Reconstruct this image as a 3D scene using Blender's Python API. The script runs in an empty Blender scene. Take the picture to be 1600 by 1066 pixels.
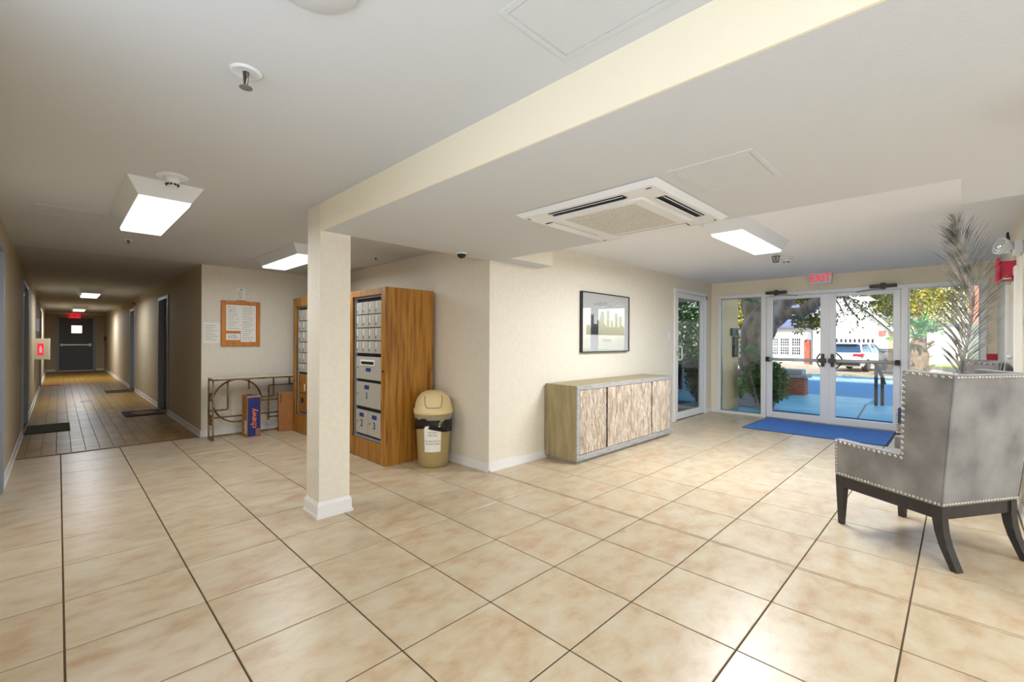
import bpy, bmesh, math, random
from math import sin, cos, pi, radians as R
from mathutils import Vector, Matrix
random.seed(7)
S = bpy.context.scene
COL = S.collection
# ------------------------------------------------------------------ camera
CZ = 1.331
PHI = 0.7765
cd = bpy.data.cameras.new('camera'); cam = bpy.data.objects.new('camera', cd); COL.objects.link(cam)
cd.sensor_width = 36; cd.lens = 36*704.07/1600; cd.clip_start = .05; cd.clip_end = 400
cd.shift_x = -7.75/1600; cd.shift_y = -0.75/1600
fwd = Vector((cos(PHI), sin(PHI), 0)); rgt = Vector((sin(PHI), -cos(PHI), 0)); up = Vector((0, 0, 1))
ROLL = -0.0051
r2 = rgt*cos(ROLL) - up*sin(ROLL); u2 = rgt*sin(ROLL) + up*cos(ROLL)
m = Matrix((r2, u2, -fwd)).transposed().to_4x4(); m.translation = Vector((0, 0, CZ)); cam.matrix_world = m
S.camera = cam
# ------------------------------------------------------------------ view
S.view_settings.view_transform = 'Standard'; S.view_settings.look = 'None'
S.view_settings.exposure = -0.27; S.view_settings.gamma = 1; S.view_settings.use_curve_mapping = False
try:
    S.cycles.max_bounces = 10; S.cycles.diffuse_bounces = 6; S.cycles.transparent_max_bounces = 12
    S.cycles.caustics_reflective = False; S.cycles.caustics_refractive = False
    S.cycles.sample_clamp_indirect = 6
    S.cycles.use_denoising = True
except Exception: pass
# ------------------------------------------------------------------ sky and sun
w = bpy.data.worlds.new('World'); S.world = w; w.use_nodes = True
nt = w.node_tree; bg = nt.nodes['Background']
sky = nt.nodes.new('ShaderNodeTexSky'); sky.sky_type = 'NISHITA'; sky.sun_disc = False
sky.sun_elevation = R(38); sky.sun_rotation = R(250); sky.altitude = 0; sky.air_density = 1.3; sky.ozone_density = 2.2
nt.links.new(sky.outputs[0], bg.inputs[0]); bg.inputs[1].default_value = 0.75
def light(kind, name, loc, energy, color=(1, 1, 1), rot=(0, 0, 0), size=None, size_y=None, radius=None):
    l = bpy.data.lights.new(name, kind); l.energy = energy; l.color = color
    if size: l.size = size
    if size_y: l.shape = 'RECTANGLE'; l.size_y = size_y
    if radius is not None: l.shadow_soft_size = radius
    o = bpy.data.objects.new(name, l); o.location = loc; o.rotation_euler = rot; COL.objects.link(o); return o
SUN = light('SUN', 'sun', (-10, -6, 30), 8.5, (1.0, .93, .82)); SUN.data.angle = R(.6)
sd = Vector((cos(R(38))*cos(R(18)), cos(R(38))*sin(R(18)), -sin(R(38))))   # direction the light travels
SUN.rotation_euler = sd.to_track_quat('-Z', 'Y').to_euler()
LAMP = .62
FIXCOL = (.90, .95, 1.0)
# fill panels added behind and left of the camera (framed as fill_frame_rear and fill_frame_left)
light('AREA', 'rear_fill_light', (2.1, -2.93, 1.2), 42, (.82, .91, 1.0), (R(90), 0, 0), 4.6, 1.9)
light('AREA', 'left_fill_light', (-.30, -.4, 1.2), 78, (.82, .91, 1.0), (0, R(-90), 0), 1.9, 4.6)
# ------------------------------------------------------------------ materials
def mat(name, color, rough=.6, metal=0, var=None, vscale=8, vstretch=(1, 1, 1), bump=0, bscale=60, spec=.5, emit=None, estr=1, coat=0, detail=4, coords='Position', lo=.35, hi=.65):
    M = bpy.data.materials.new(name); M.use_nodes = True; T = M.node_tree; P = T.nodes['Principled BSDF']
    c4 = (*color, 1)
    P.inputs['Base Color'].default_value = c4; P.inputs['Roughness'].default_value = rough; P.inputs['Metallic'].default_value = metal
    P.inputs['Specular IOR Level'].default_value = spec
    if coat: P.inputs['Coat Weight'].default_value = coat; P.inputs['Coat Roughness'].default_value = .1
    if emit: P.inputs['Emission Color'].default_value = (*emit, 1); P.inputs['Emission Strength'].default_value = estr
    if var or bump:
        if coords == 'Object':
            tc = T.nodes.new('ShaderNodeTexCoord'); src = tc.outputs['Object']
        else:
            g = T.nodes.new('ShaderNodeNewGeometry'); src = g.outputs['Position']
        mp = T.nodes.new('ShaderNodeMapping'); mp.inputs['Scale'].default_value = vstretch; T.links.new(src, mp.inputs['Vector'])
    if var:
        n = T.nodes.new('ShaderNodeTexNoise'); n.inputs['Scale'].default_value = vscale; n.inputs['Detail'].default_value = detail
        T.links.new(mp.outputs[0], n.inputs['Vector'])
        cr = T.nodes.new('ShaderNodeValToRGB'); cr.color_ramp.elements[0].position = lo; cr.color_ramp.elements[1].position = hi
        cr.color_ramp.elements[0].color = c4; cr.color_ramp.elements[1].color = (*var, 1)
        T.links.new(n.outputs[0], cr.inputs[0]); T.links.new(cr.outputs[0], P.inputs['Base Color'])
    if bump:
        n2 = T.nodes.new('ShaderNodeTexNoise'); n2.inputs['Scale'].default_value = bscale; n2.inputs['Detail'].default_value = 3
        T.links.new(mp.outputs[0], n2.inputs['Vector'])
        b = T.nodes.new('ShaderNodeBump'); b.inputs['Strength'].default_value = bump; b.inputs['Distance'].default_value = .004
        T.links.new(n2.outputs[0], b.inputs['Height']); T.links.new(b.outputs[0], P.inputs['Normal'])
    return M
def s2l(*c):
    return tuple(((x/255)/12.92 if x/255 <= .04045 else ((x/255+.055)/1.055)**2.4) for x in c)
M = {}
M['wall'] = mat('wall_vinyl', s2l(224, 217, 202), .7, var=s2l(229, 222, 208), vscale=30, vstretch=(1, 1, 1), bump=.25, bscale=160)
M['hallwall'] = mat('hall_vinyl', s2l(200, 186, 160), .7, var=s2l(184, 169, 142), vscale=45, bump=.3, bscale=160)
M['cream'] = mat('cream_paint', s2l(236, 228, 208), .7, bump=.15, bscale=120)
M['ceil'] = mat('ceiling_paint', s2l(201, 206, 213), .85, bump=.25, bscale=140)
M['ceilfront'] = mat('daylit_ceiling_tone', s2l(236, 240, 248), .85, bump=.25, bscale=140)  # ceiling paint lightened; entrance daylight is put into the colour
M['hallceil'] = mat('shaded_ceiling_tone', s2l(190, 193, 198), .85, bump=.25, bscale=140)  # same ceiling paint darkened; the hallway's dimness is put into the colour
M['white'] = mat('white_paint', s2l(232, 231, 230), .45)
M['plastic'] = mat('white_plastic', s2l(222, 226, 232), .4)
M['alu'] = mat('white_aluminium', s2l(236, 238, 242), .35, metal=.1)
M['greyframe'] = mat('grey_enamel', s2l(150, 154, 162), .4)
M['greydoor'] = mat('grey_door_paint', s2l(92, 92, 96), .5)
M['bar'] = mat('satin_bar', s2l(196, 196, 198), .35, metal=.2)
M['steel'] = mat('brushed_steel', s2l(165, 165, 168), .35, metal=.9)
M['darksteel'] = mat('dark_bronze', s2l(78, 74, 72), .4, metal=.5)
M['black'] = mat('black_plastic', s2l(22, 22, 24), .5)
M['grout'] = mat('grout', s2l(82, 62, 40), .9)
M['wood'] = None
M['paper'] = mat('paper', s2l(238, 236, 228), .8)
M['ink'] = mat('grey_ink', s2l(110, 110, 112), .8)
M['blueink'] = mat('blue_ink', s2l(40, 55, 120), .6)
M['red'] = mat('red_plastic', s2l(190, 30, 62), .4)
M['sred'] = mat('exit_red', s2l(235, 20, 60), .4, emit=(1, .02, .08), estr=.8)
M['mailsilver'] = mat('mailbox_aluminium', s2l(196, 192, 182), .4, metal=.25)
M['velvet'] = mat('grey_velvet', s2l(96, 94, 93), .85, var=s2l(146, 144, 142), vscale=4, detail=6, bump=.3, bscale=90, lo=.3, hi=.7)
M['velvet'].node_tree.nodes['Principled BSDF'].inputs['Sheen Weight'].default_value = .35
M['legs'] = mat('espresso_wood', s2l(38, 34, 36), .45, var=s2l(50, 45, 46), vscale=20, bump=.1)
M['nail'] = mat('nickel_nail', s2l(176, 172, 164), .3, metal=.8)
M['bark'] = mat('oak_bark', s2l(104, 94, 90), .9, var=s2l(172, 160, 158), vscale=5, bump=.8, bscale=12, vstretch=(1, 1, .35))
M['card'] = mat('cardboard', s2l(190, 138, 70), .8, var=s2l(180, 128, 62), vscale=20)
M['card2'] = mat('brown_cardboard', s2l(168, 112, 62), .8, var=s2l(158, 104, 56), vscale=20)
M['navy'] = mat('navy_print', s2l(38, 48, 118), .6)
M['orange'] = mat('orange_print', s2l(240, 130, 60), .6)
M['brass'] = mat('antique_gold_metal', s2l(150, 128, 88), .45, metal=.6, var=s2l(96, 80, 60), vscale=9)
M['trash'] = mat('beige_plastic', s2l(168, 148, 98), .45)
M['lid'] = mat('cream_plastic', s2l(226, 204, 152), .4)
M['bag'] = mat('black_bin_liner', s2l(18, 18, 20), .3, bump=1, bscale=25)
M['bagclear'] = mat('clear_liner', s2l(150, 140, 115), .3)
M['dust'] = mat('dried_palm', s2l(98, 97, 96), .55, var=s2l(188, 186, 182), vscale=12)
M['console'] = mat('grey_wash_wood', s2l(150, 150, 150), .5, var=s2l(176, 176, 174), vscale=9, vstretch=(1, 1, 8), bump=.1)
M['consoleside'] = mat('champagne_wash_wood', s2l(170, 156, 120), .45, var=s2l(150, 134, 98), vscale=5, vstretch=(5, 5, .7), bump=.1)
M['gap'] = mat('dark_gap', s2l(52, 38, 30), .7)
M['rod'] = mat('white_washed_bark', s2l(224, 212, 196), .8, var=s2l(176, 156, 138), vscale=30, vstretch=(1, 1, .25), bump=.6, bscale=60)
M['bluemat'] = mat('blue_carpet', s2l(66, 116, 192), .95, var=s2l(88, 138, 208), vscale=50, bump=.8, bscale=200)
M['rubber'] = mat('dark_rubber', s2l(40, 48, 80), .8)
M['patio'] = mat('sky_tinted_concrete', s2l(62, 158, 186), .5, var=s2l(96, 176, 198), vscale=1.5)  # blue sky light on shaded concrete is put into the base colour
M['asphalt'] = mat('sky_tinted_asphalt', s2l(56, 124, 164), .85, var=s2l(66, 134, 170), vscale=3, bump=.2)  # blue of the skylit shade is mixed into the asphalt colour
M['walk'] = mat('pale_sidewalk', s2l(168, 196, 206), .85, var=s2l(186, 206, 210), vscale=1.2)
M['drive'] = mat('driveway_concrete', s2l(190, 168, 140), .85, var=s2l(150, 132, 112), vscale=.8)
M['grass'] = mat('grass_green', s2l(132, 150, 60), .9, var=s2l(170, 170, 80), vscale=2)
M['soil'] = mat('garden_soil', s2l(88, 74, 72), .95, var=s2l(118, 104, 104), vscale=10)
M['brick'] = mat('red_brick', s2l(158, 78, 64), .85, var=s2l(178, 100, 82), vscale=6)
M['stone'] = mat('grey_cap_stone', s2l(168, 176, 186), .8, var=s2l(150, 158, 172), vscale=6)
M['siding'] = mat('white_siding', s2l(244, 243, 240), .7)
M['roof'] = mat('blue_grey_shingle', s2l(108, 110, 140), .85, var=s2l(90, 92, 120), vscale=10)
M['winblue'] = mat('house_window_glass', s2l(34, 40, 54), .4)
M['tan'] = mat('tan_timber', s2l(198, 160, 108), .7)
M['iron'] = mat('black_iron', s2l(24, 22, 24), .5)
M['carwhite'] = mat('white_car_paint', s2l(228, 230, 232), .25, coat=.6)
M['carglass'] = mat('car_glass', s2l(40, 66, 92), .06, spec=.8)
M['tyre'] = mat('tyre_rubber', s2l(24, 24, 26), .8)
M['tail'] = mat('tail_lamp_red', s2l(205, 40, 50), .25)
M['leafa'] = mat('oak_leaf', s2l(96, 110, 44), .6, var=s2l(196, 176, 70), vscale=2.2)
M['leafb'] = mat('dark_glossy_leaf', s2l(38, 78, 26), .4, var=s2l(78, 130, 40), vscale=5)
M['leafc'] = mat('bright_leaf', s2l(80, 160, 40), .5, var=s2l(130, 190, 60), vscale=5)
M['palmleaf'] = mat('palm_leaf_green', s2l(40, 120, 84), .5, var=s2l(110, 150, 60), vscale=4)
M['palmboot'] = mat('palm_boot_fibre', s2l(110, 92, 78), .9, var=s2l(150, 124, 88), vscale=6)
M['pink'] = mat('pale_stucco', s2l(226, 186, 150), .8)
M['porch'] = mat('warm_stucco', s2l(214, 178, 128), .85, bump=.3, bscale=60)
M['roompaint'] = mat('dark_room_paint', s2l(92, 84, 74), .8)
M['halltile'] = None
def tree_material_grain(name, c1, c2, c3, scale=3.2, axis='Z', rough=.42):
    m_ = bpy.data.materials.new(name); m_.use_nodes = True; T = m_.node_tree; P = T.nodes['Principled BSDF']
    g = T.nodes.new('ShaderNodeNewGeometry'); mp = T.nodes.new('ShaderNodeMapping'); mp.inputs['Scale'].default_value = (9, 9, .55) if axis == 'Z' else (1, 1, 9)
    T.links.new(g.outputs['Position'], mp.inputs[0])
    n = T.nodes.new('ShaderNodeTexNoise'); n.inputs['Scale'].default_value = scale; n.inputs['Detail'].default_value = 8; n.inputs['Distortion'].default_value = .7
    T.links.new(mp.outputs[0], n.inputs['Vector'])
    cr = T.nodes.new('ShaderNodeValToRGB'); e = cr.color_ramp.elements
    e[0].position = .32; e[0].color = (*c1, 1); e[1].position = .62; e[1].color = (*c3, 1)
    k = e.new(.47); k.color = (*c2, 1)
    T.links.new(n.outputs[0], cr.inputs[0]); T.links.new(cr.outputs[0], P.inputs['Base Color']); P.inputs['Roughness'].default_value = rough
    return m_
M['wood'] = tree_material_grain('oak_laminate', s2l(124, 76, 20), s2l(162, 108, 34), s2l(182, 130, 50))
M['boardwood'] = tree_material_grain('orange_oak', s2l(178, 104, 30), s2l(196, 120, 40), s2l(206, 134, 52), rough=.5)
def stone_tile(name, cols, scale, rough, spec=.5, jitter=.12, stretch=(1, 1, 1), bmp=.12):
    m_ = bpy.data.materials.new(name); m_.use_nodes = True; T = m_.node_tree; P = T.nodes['Principled BSDF']
    g = T.nodes.new('ShaderNodeNewGeometry'); oi = T.nodes.new('ShaderNodeObjectInfo')
    vm = T.nodes.new('ShaderNodeVectorMath'); vm.operation = 'SCALE'
    cb = T.nodes.new('ShaderNodeCombineXYZ')
    T.links.new(oi.outputs['Random'], cb.inputs[0]); T.links.new(oi.outputs['Random'], cb.inputs[2]); T.links.new(cb.outputs[0], vm.inputs[0]); vm.inputs['Scale'].default_value = 17
    ad = T.nodes.new('ShaderNodeVectorMath'); ad.operation = 'ADD'; T.links.new(g.outputs['Position'], ad.inputs[0]); T.links.new(vm.outputs[0], ad.inputs[1])
    mp = T.nodes.new('ShaderNodeMapping'); mp.inputs['Scale'].default_value = stretch; T.links.new(ad.outputs[0], mp.inputs[0])
    n = T.nodes.new('ShaderNodeTexNoise'); n.inputs['Scale'].default_value = scale; n.inputs['Detail'].default_value = 9; n.inputs['Roughness'].default_value = .62; n.inputs['Distortion'].default_value = .25
    T.links.new(mp.outputs[0], n.inputs['Vector'])
    cr = T.nodes.new('ShaderNodeValToRGB'); e = cr.color_ramp.elements
    e[0].position = .3; e[0].color = (*cols[0], 1); e[1].position = .72; e[1].color = (*cols[2], 1); k = e.new(.5); k.color = (*cols[1], 1)
    T.links.new(n.outputs[0], cr.inputs[0])
    hs = T.nodes.new('ShaderNodeHueSaturation'); mr = T.nodes.new('ShaderNodeMapRange')
    mr.inputs['To Min'].default_value = 1-jitter/2; mr.inputs['To Max'].default_value = 1+jitter/2
    T.links.new(oi.outputs['Random'], mr.inputs[0]); T.links.new(mr.outputs[0], hs.inputs['Value']); T.links.new(cr.outputs[0], hs.inputs['Color'])
    T.links.new(hs.outputs[0], P.inputs['Base Color']); P.inputs['Specular IOR Level'].default_value = spec
    mr2 = T.nodes.new('ShaderNodeMapRange'); mr2.inputs['To Min'].default_value = rough-.05; mr2.inputs['To Max'].default_value = rough+.1
    T.links.new(n.outputs[0], mr2.inputs[0]); T.links.new(mr2.outputs[0], P.inputs['Roughness'])
    b = T.nodes.new('ShaderNodeBump'); b.inputs['Strength'].default_value = bmp; b.inputs['Distance'].default_value = .003
    T.links.new(n.outputs[0], b.inputs['Height']); T.links.new(b.outputs[0], P.inputs['Normal'])
    return m_
M['tile'] = stone_tile('beige_ceramic', (s2l(180, 150, 118), s2l(195, 176, 147), s2l(202, 191, 168)), 5.5, .3, stretch=(1, 1.5, 1), jitter=.05)
M['halltile'] = stone_tile('brown_quarry_glaze', (s2l(132, 98, 36), s2l(150, 116, 48), s2l(164, 130, 60)), 5, .32, spec=.22, jitter=.4, bmp=.0)
def glass_mat(name, tint=(1, 1, 1), refl=.9, base=.06):
    m_ = bpy.data.materials.new(name); m_.use_nodes = True; T = m_.node_tree; T.nodes.clear()
    o = T.nodes.new('ShaderNodeOutputMaterial'); mx = T.nodes.new('ShaderNodeMixShader'); tr = T.nodes.new('ShaderNodeBsdfTransparent'); gl = T.nodes.new('ShaderNodeBsdfGlossy')
    lw = T.nodes.new('ShaderNodeLayerWeight'); lw.inputs['Blend'].default_value = .25
    mr = T.nodes.new('ShaderNodeMapRange'); mr.inputs['To Min'].default_value = base; mr.inputs['To Max'].default_value = refl
    tr.inputs[0].default_value = (*tint, 1); gl.inputs['Roughness'].default_value = .01
    T.links.new(lw.outputs['Fresnel'], mr.inputs[0]); T.links.new(mr.outputs[0], mx.inputs[0]); T.links.new(tr.outputs[0], mx.inputs[1]); T.links.new(gl.outputs[0], mx.inputs[2]); T.links.new(mx.outputs[0], o.inputs[0])
    return m_
M['glass'] = glass_mat('clear_glass', (.97, .985, .98), .55, .03)
M['tintglass'] = glass_mat('tinted_door_glass', (.35, .36, .36), .9, .32)
M['picglass'] = glass_mat('picture_glass', (1, 1, 1), .38, .03)
M['diffuser'] = mat('lit_diffuser', (1, 1, 1), .5, emit=(1, .99, .96), estr=1.6)
# ------------------------------------------------------------------ mesh helpers
class MB:
    def __init__(s): s.v = []; s.f = []
    def add(s, vs, fs):
        b = len(s.v); s.v += [tuple(v) for v in vs]; s.f += [tuple(i+b for i in f) for f in fs]; return s
    def box(s, x0, x1, y0, y1, z0, z1, M_=None):
        vs = [Vector((x, y, z)) for z in (z0, z1) for x, y in ((x0, y0), (x1, y0), (x1, y1), (x0, y1))]
        if M_: vs = [M_ @ v for v in vs]
        return s.add(vs, [(0, 3, 2, 1), (4, 5, 6, 7), (0, 1, 5, 4), (1, 2, 6, 5), (2, 3, 7, 6), (3, 0, 4, 7)])
    def cbox(s, c, d, M_=None): return s.box(c[0]-d[0]/2, c[0]+d[0]/2, c[1]-d[1]/2, c[1]+d[1]/2, c[2]-d[2]/2, c[2]+d[2]/2, M_)
    def frust(s, r0, z0, r1, z1):   # r=(x0,x1,y0,y1)
        vs = [(x, y, z0) for x, y in ((r0[0], r0[2]), (r0[1], r0[2]), (r0[1], r0[3]), (r0[0], r0[3]))] + [(x, y, z1) for x, y in ((r1[0], r1[2]), (r1[1], r1[2]), (r1[1], r1[3]), (r1[0], r1[3]))]
        return s.add(vs, [(0, 3, 2, 1), (4, 5, 6, 7), (0, 1, 5, 4), (1, 2, 6, 5), (2, 3, 7, 6), (3, 0, 4, 7)])
    def prism(s, pts, fn0, fn1):   # polygon pts mapped by two functions to the two caps
        n = len(pts); a = [fn0(*p) for p in pts]; b = [fn1(*p) for p in pts]
        return s.add(a+b, [tuple(range(n))[::-1], tuple(range(n, 2*n))] + [(i, (i+1) % n, n+(i+1) % n, n+i) for i in range(n)])
    def lathe(s, prof, n=24, M_=None, cap=True):
        vs = []
        for r, z in prof:
            for k in range(n):
                a = 2*pi*k/n; v = Vector((r*cos(a), r*sin(a), z)); vs.append(M_ @ v if M_ else v)
        fs = []
        for i in range(len(prof)-1):
            for k in range(n): fs.append((i*n+k, i*n+(k+1) % n, (i+1)*n+(k+1) % n, (i+1)*n+k))
        if cap: fs.append(tuple(range(n))[::-1]); fs.append(tuple(range((len(prof)-1)*n, len(prof)*n)))
        return s.add(vs, fs)
    def tube(s, pts, r, n=8, closed=False, sx=None):
        pts = [Vector(p) for p in pts]; N = len(pts); vs = []; prev = None
        for i, p in enumerate(pts):
            a = pts[(i-1) % N] if (i > 0 or closed) else p; b = pts[(i+1) % N] if (i < N-1 or closed) else p
            t = (b-a).normalized() if (b-a).length > 0 else Vector((0, 0, 1))
            if prev is None:
                h = Vector((0, 0, 1)) if abs(t.z) < .9 else Vector((1, 0, 0)); u = t.cross(h).normalized()
            else: u = (prev - t*prev.dot(t)).normalized()
            prev = u; v = t.cross(u); rr = r[i] if isinstance(r, (list, tuple)) else r
            for k in range(n):
                an = 2*pi*k/n + (pi/4 if n == 4 else 0); vs.append(p + u*cos(an)*rr + v*sin(an)*rr)
        fs = []
        for i in range(N if closed else N-1):
            j = (i+1) % N
            for k in range(n): fs.append((i*n+k, i*n+(k+1) % n, j*n+(k+1) % n, j*n+k))
        if not closed: fs.append(tuple(range(n))[::-1]); fs.append(tuple(range((N-1)*n, N*n)))
        return s.add(vs, fs)
    def sphere(s, c, r, n=10, m_=6, sz=1):
        prof = [(max(r*sin(pi*i/m_), .0004), -r*sz*cos(pi*i/m_)) for i in range(m_+1)]
        return s.lathe(prof, n, Matrix.Translation(c))
    def mesh(s, name):
        me = bpy.data.meshes.new(name); me.from_pydata(s.v, [], s.f)
        bm = bmesh.new(); bm.from_mesh(me); bmesh.ops.recalc_face_normals(bm, faces=bm.faces); bm.to_mesh(me); bm.free(); return me
def obj(name, mb, ma, parent=None, loc=(0, 0, 0), rotz=0, bevel=0, smooth=False, seg=2, sub=0):
    me = mb.mesh(name) if isinstance(mb, MB) else mb
    o = bpy.data.objects.new(name, me); COL.objects.link(o); o.location = loc; o.rotation_euler = (0, 0, rotz)
    if ma and not me.materials: me.materials.append(ma)
    if parent: o.parent = parent
    if smooth:
        for p in me.polygons: p.use_smooth = True
    if bevel:
        b = o.modifiers.new('bevel', 'BEVEL'); b.width = bevel; b.segments = seg; b.limit_method = 'ANGLE'
    if sub:
        b = o.modifiers.new('sub', 'SUBSURF'); b.levels = sub; b.render_levels = sub
    return o
def tag(o, label=None, cat=None, group=None, kind=None):
    if label: o['label'] = label
    if cat: o['category'] = cat
    if group: o['group'] = group
    if kind: o['kind'] = kind
    return o
def thing(name, label, cat, loc=(0, 0, 0), rotz=0, group=None, kind=None):
    o = bpy.data.objects.new(name, None); COL.objects.link(o); o.location = loc; o.rotation_euler = (0, 0, rotz); o.empty_display_size = .1
    return tag(o, label, cat, group, kind)
def struct(name, mb, ma, label=None, cat=None, parent=None, **k):
    o = obj(name, mb, ma, parent, **k)
    if not parent: tag(o, label, cat, None, 'structure')
    return o
def copy_tree(o, parent=None):
    c = o.copy(); COL.objects.link(c)
    if parent: c.parent = parent
    for ch in [x for x in bpy.data.objects if x.parent == o]: copy_tree(ch, c)
    return c
def text(name, s, size, M_, ma, parent, ext=.001, align='CENTER', bold=0, sx=1):
    cu = bpy.data.curves.new(name, 'FONT'); cu.body = s; cu.size = size; cu.extrude = ext; cu.align_x = align; cu.align_y = 'CENTER'; cu.offset = bold; cu.resolution_u = 2
    t = bpy.data.objects.new('tmp', cu); COL.objects.link(t)
    dg = bpy.context.evaluated_depsgraph_get(); me = bpy.data.meshes.new_from_object(t.evaluated_get(dg)); bpy.data.objects.remove(t); bpy.data.curves.remove(cu)
    me.transform(M_ @ Matrix.Diagonal((sx, 1, 1, 1))); me.name = name; me.materials.clear(); me.materials.append(ma)
    o = bpy.data.objects.new(name, me); COL.objects.link(o); o.parent = parent; return o
def basis(origin, right, upv):
    r_ = Vector(right).normalized(); u_ = Vector(upv).normalized(); n = r_.cross(u_)
    m_ = Matrix((r_, u_, n)).transposed().to_4x4(); m_.translation = Vector(origin); return m_

# ================================================================== ROOM
XL, XC, YB, XM, YC, XF, YR, YE = -.345, 1.36, 7.34, 3.05, 3.386, 8.75, -.36, 25.6
H1, H2, H3 = 2.345, 2.14, 2.43
XR0 = 4.62           # where the right wall begins
YN, = (-3.0,)
T_ = .508; TX, TY = .0232, 2.716
# floor slab + tiles
def inframe(x, y):
    d = x*cos(PHI)+y*sin(PHI); l = x*sin(PHI)-y*cos(PHI)
    if d < .4: return False
    px = 807+704*l/d; py = 532+704*CZ/d
    return -120 < px < 1720 and py < 1190
floor = struct('floor', MB().box(XL-.2, XF+.1, YN-.1, YB, -.12, -.0035), M['grout'], 'beige ceramic tile lobby floor with dark grout lines', 'floor')
regs = [(XL, XM, YN, YB), (XM, XF, YR, YC), (XM, XR0, YN, YR)]
def tilemesh(wx, wy, th=.012, ch=.0018):
    mb = MB(); a, b = wx/2, wy/2
    mb.frust((-a, a, -b, b), -th, (-a, a, -b, b), -ch)
    mb = MB(); mb.add([(-a, -b, -th), (a, -b, -th), (a, b, -th), (-a, b, -th), (-a, -b, -ch), (a, -b, -ch), (a, b, -ch), (-a, b, -ch), (-a+ch, -b+ch, 0), (a-ch, -b+ch, 0), (a-ch, b-ch, 0), (-a+ch, b-ch, 0)],
           [(0, 1, 5, 4), (1, 2, 6, 5), (2, 3, 7, 6), (3, 0, 4, 7), (4, 5, 9, 8), (5, 6, 10, 9), (6, 7, 11, 10), (7, 4, 8, 11), (8, 9, 10, 11)]); return mb
def lay_tiles(par, regs, ox, oy, tx, ty, gap, ma, nmax, stuffname):
    cells = []
    for (x0, x1, y0, y1) in regs:
        i0 = math.floor((x0-ox)/tx); i1 = math.ceil((x1-ox)/tx); j0 = math.floor((y0-oy)/ty); j1 = math.ceil((y1-oy)/ty)
        for i in range(i0, i1):
            for j in range(j0, j1):
                a, b = max(ox+i*tx, x0), min(ox+(i+1)*tx, x1); c, d = max(oy+j*ty, y0), min(oy+(j+1)*ty, y1)
                if b-a < .02 or d-c < .02: continue
                g = gap/2; a += g; b -= g; c += g; d -= g
                vis = inframe((a+b)/2, (c+d)/2)
                cells.append((0 if vis else 1, math.hypot((a+b)/2, (c+d)/2), a, b, c, d))
    cells.sort(); cache = {}; rest = MB()
    for k, (v, ds, a, b, c, d) in enumerate(cells):
        if v == 0 and k < nmax:
            key = (round(b-a, 3), round(d-c, 3))
            if key not in cache:
                me = tilemesh(b-a, d-c).mesh('tile'); me.materials.append(ma); cache[key] = me
            o = bpy.data.objects.new('tile', cache[key]); o.location = ((a+b)/2, (c+d)/2, random.uniform(-.0004, 0)); COL.objects.link(o); o.parent = par
        else:
            t = tilemesh(b-a, d-c); cx, cy = (a+b)/2, (c+d)/2; rest.add([(x+cx, y+cy, z) for x, y, z in t.v], t.f)
    if rest.v: tag(obj(stuffname, rest, ma, par), kind='stuff')
lay_tiles(floor, regs, TX, TY, T_, T_, .0075, M['tile'], 290, 'outlying_tiles')
hallfloor = struct('floor_hall', MB().box(XL-.2, XC+.2, YB, YE+.2, -.12, -.003), M['grout'], 'glossy brown quarry tile hallway floor', 'floor')
lay_tiles(hallfloor, [(XL, XC, YB+.03, YE)], .113, YB+.03, .1245, .25, .003, M['halltile'], 290, 'outlying_tiles')
struct('trim_threshold', MB().box(XL, XC, YB-.012, YB+.03, -.01, .006), mat('threshold_wood', s2l(110, 66, 32), .5), 'thin brown threshold strip between lobby and hallway tiles', 'trim', bevel=.003)

# walls
def wallbox(name, b, ma, label): return struct(name, MB().box(*b), ma, label, 'wall')
def wall_y(name, X, th, y0, y1, z1, ma, label, holes=()):
    """wall in a plane X=const, thickness th (signed), holes (ya,yb,ztop,zbot)"""
    mb = MB(); x0, x1 = min(X, X+th), max(X, X+th); y = y0
    for (a, b, zt, zb) in sorted(holes):
        mb.box(x0, x1, y, a, 0, z1); mb.box(x0, x1, a, b, zt, z1)
        if zb > 0: mb.box(x0, x1, a, b, 0, zb)
        y = b
    mb.box(x0, x1, y, y1, 0, z1); return struct(name, mb, ma, label, 'wall')
def wall_x(name, Y, th, x0, x1, z1, ma, label, holes=()):
    mb = MB(); y0, y1 = min(Y, Y+th), max(Y, Y+th); x = x0
    for (a, b, zt, zb) in sorted(holes):
        mb.box(x, a, y0, y1, 0, z1); mb.box(a, b, y0, y1, zt, z1)
        if zb > 0: mb.box(a, b, y0, y1, 0, zb)
        x = b
    mb.box(x, x1, y0, y1, 0, z1); return struct(name, mb, ma, label, 'wall')
LD = [(4.82, 5.86), (9.06, 10.38), (17.2, 18.1)]
RD = [(9.97, 10.95), (14.85, 15.8)]
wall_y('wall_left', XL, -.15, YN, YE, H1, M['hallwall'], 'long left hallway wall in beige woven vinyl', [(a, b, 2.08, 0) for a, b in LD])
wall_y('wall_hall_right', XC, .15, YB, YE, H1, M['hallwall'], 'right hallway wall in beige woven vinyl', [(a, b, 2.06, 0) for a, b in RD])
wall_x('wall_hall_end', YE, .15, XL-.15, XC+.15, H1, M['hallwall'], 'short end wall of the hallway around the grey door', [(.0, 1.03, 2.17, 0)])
wallbox('wall_bulletin', (XC+.15, XM+.15, YB, YB+.15, 0, H1), M['wall'], 'cream wall behind the bulletin board')
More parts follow.
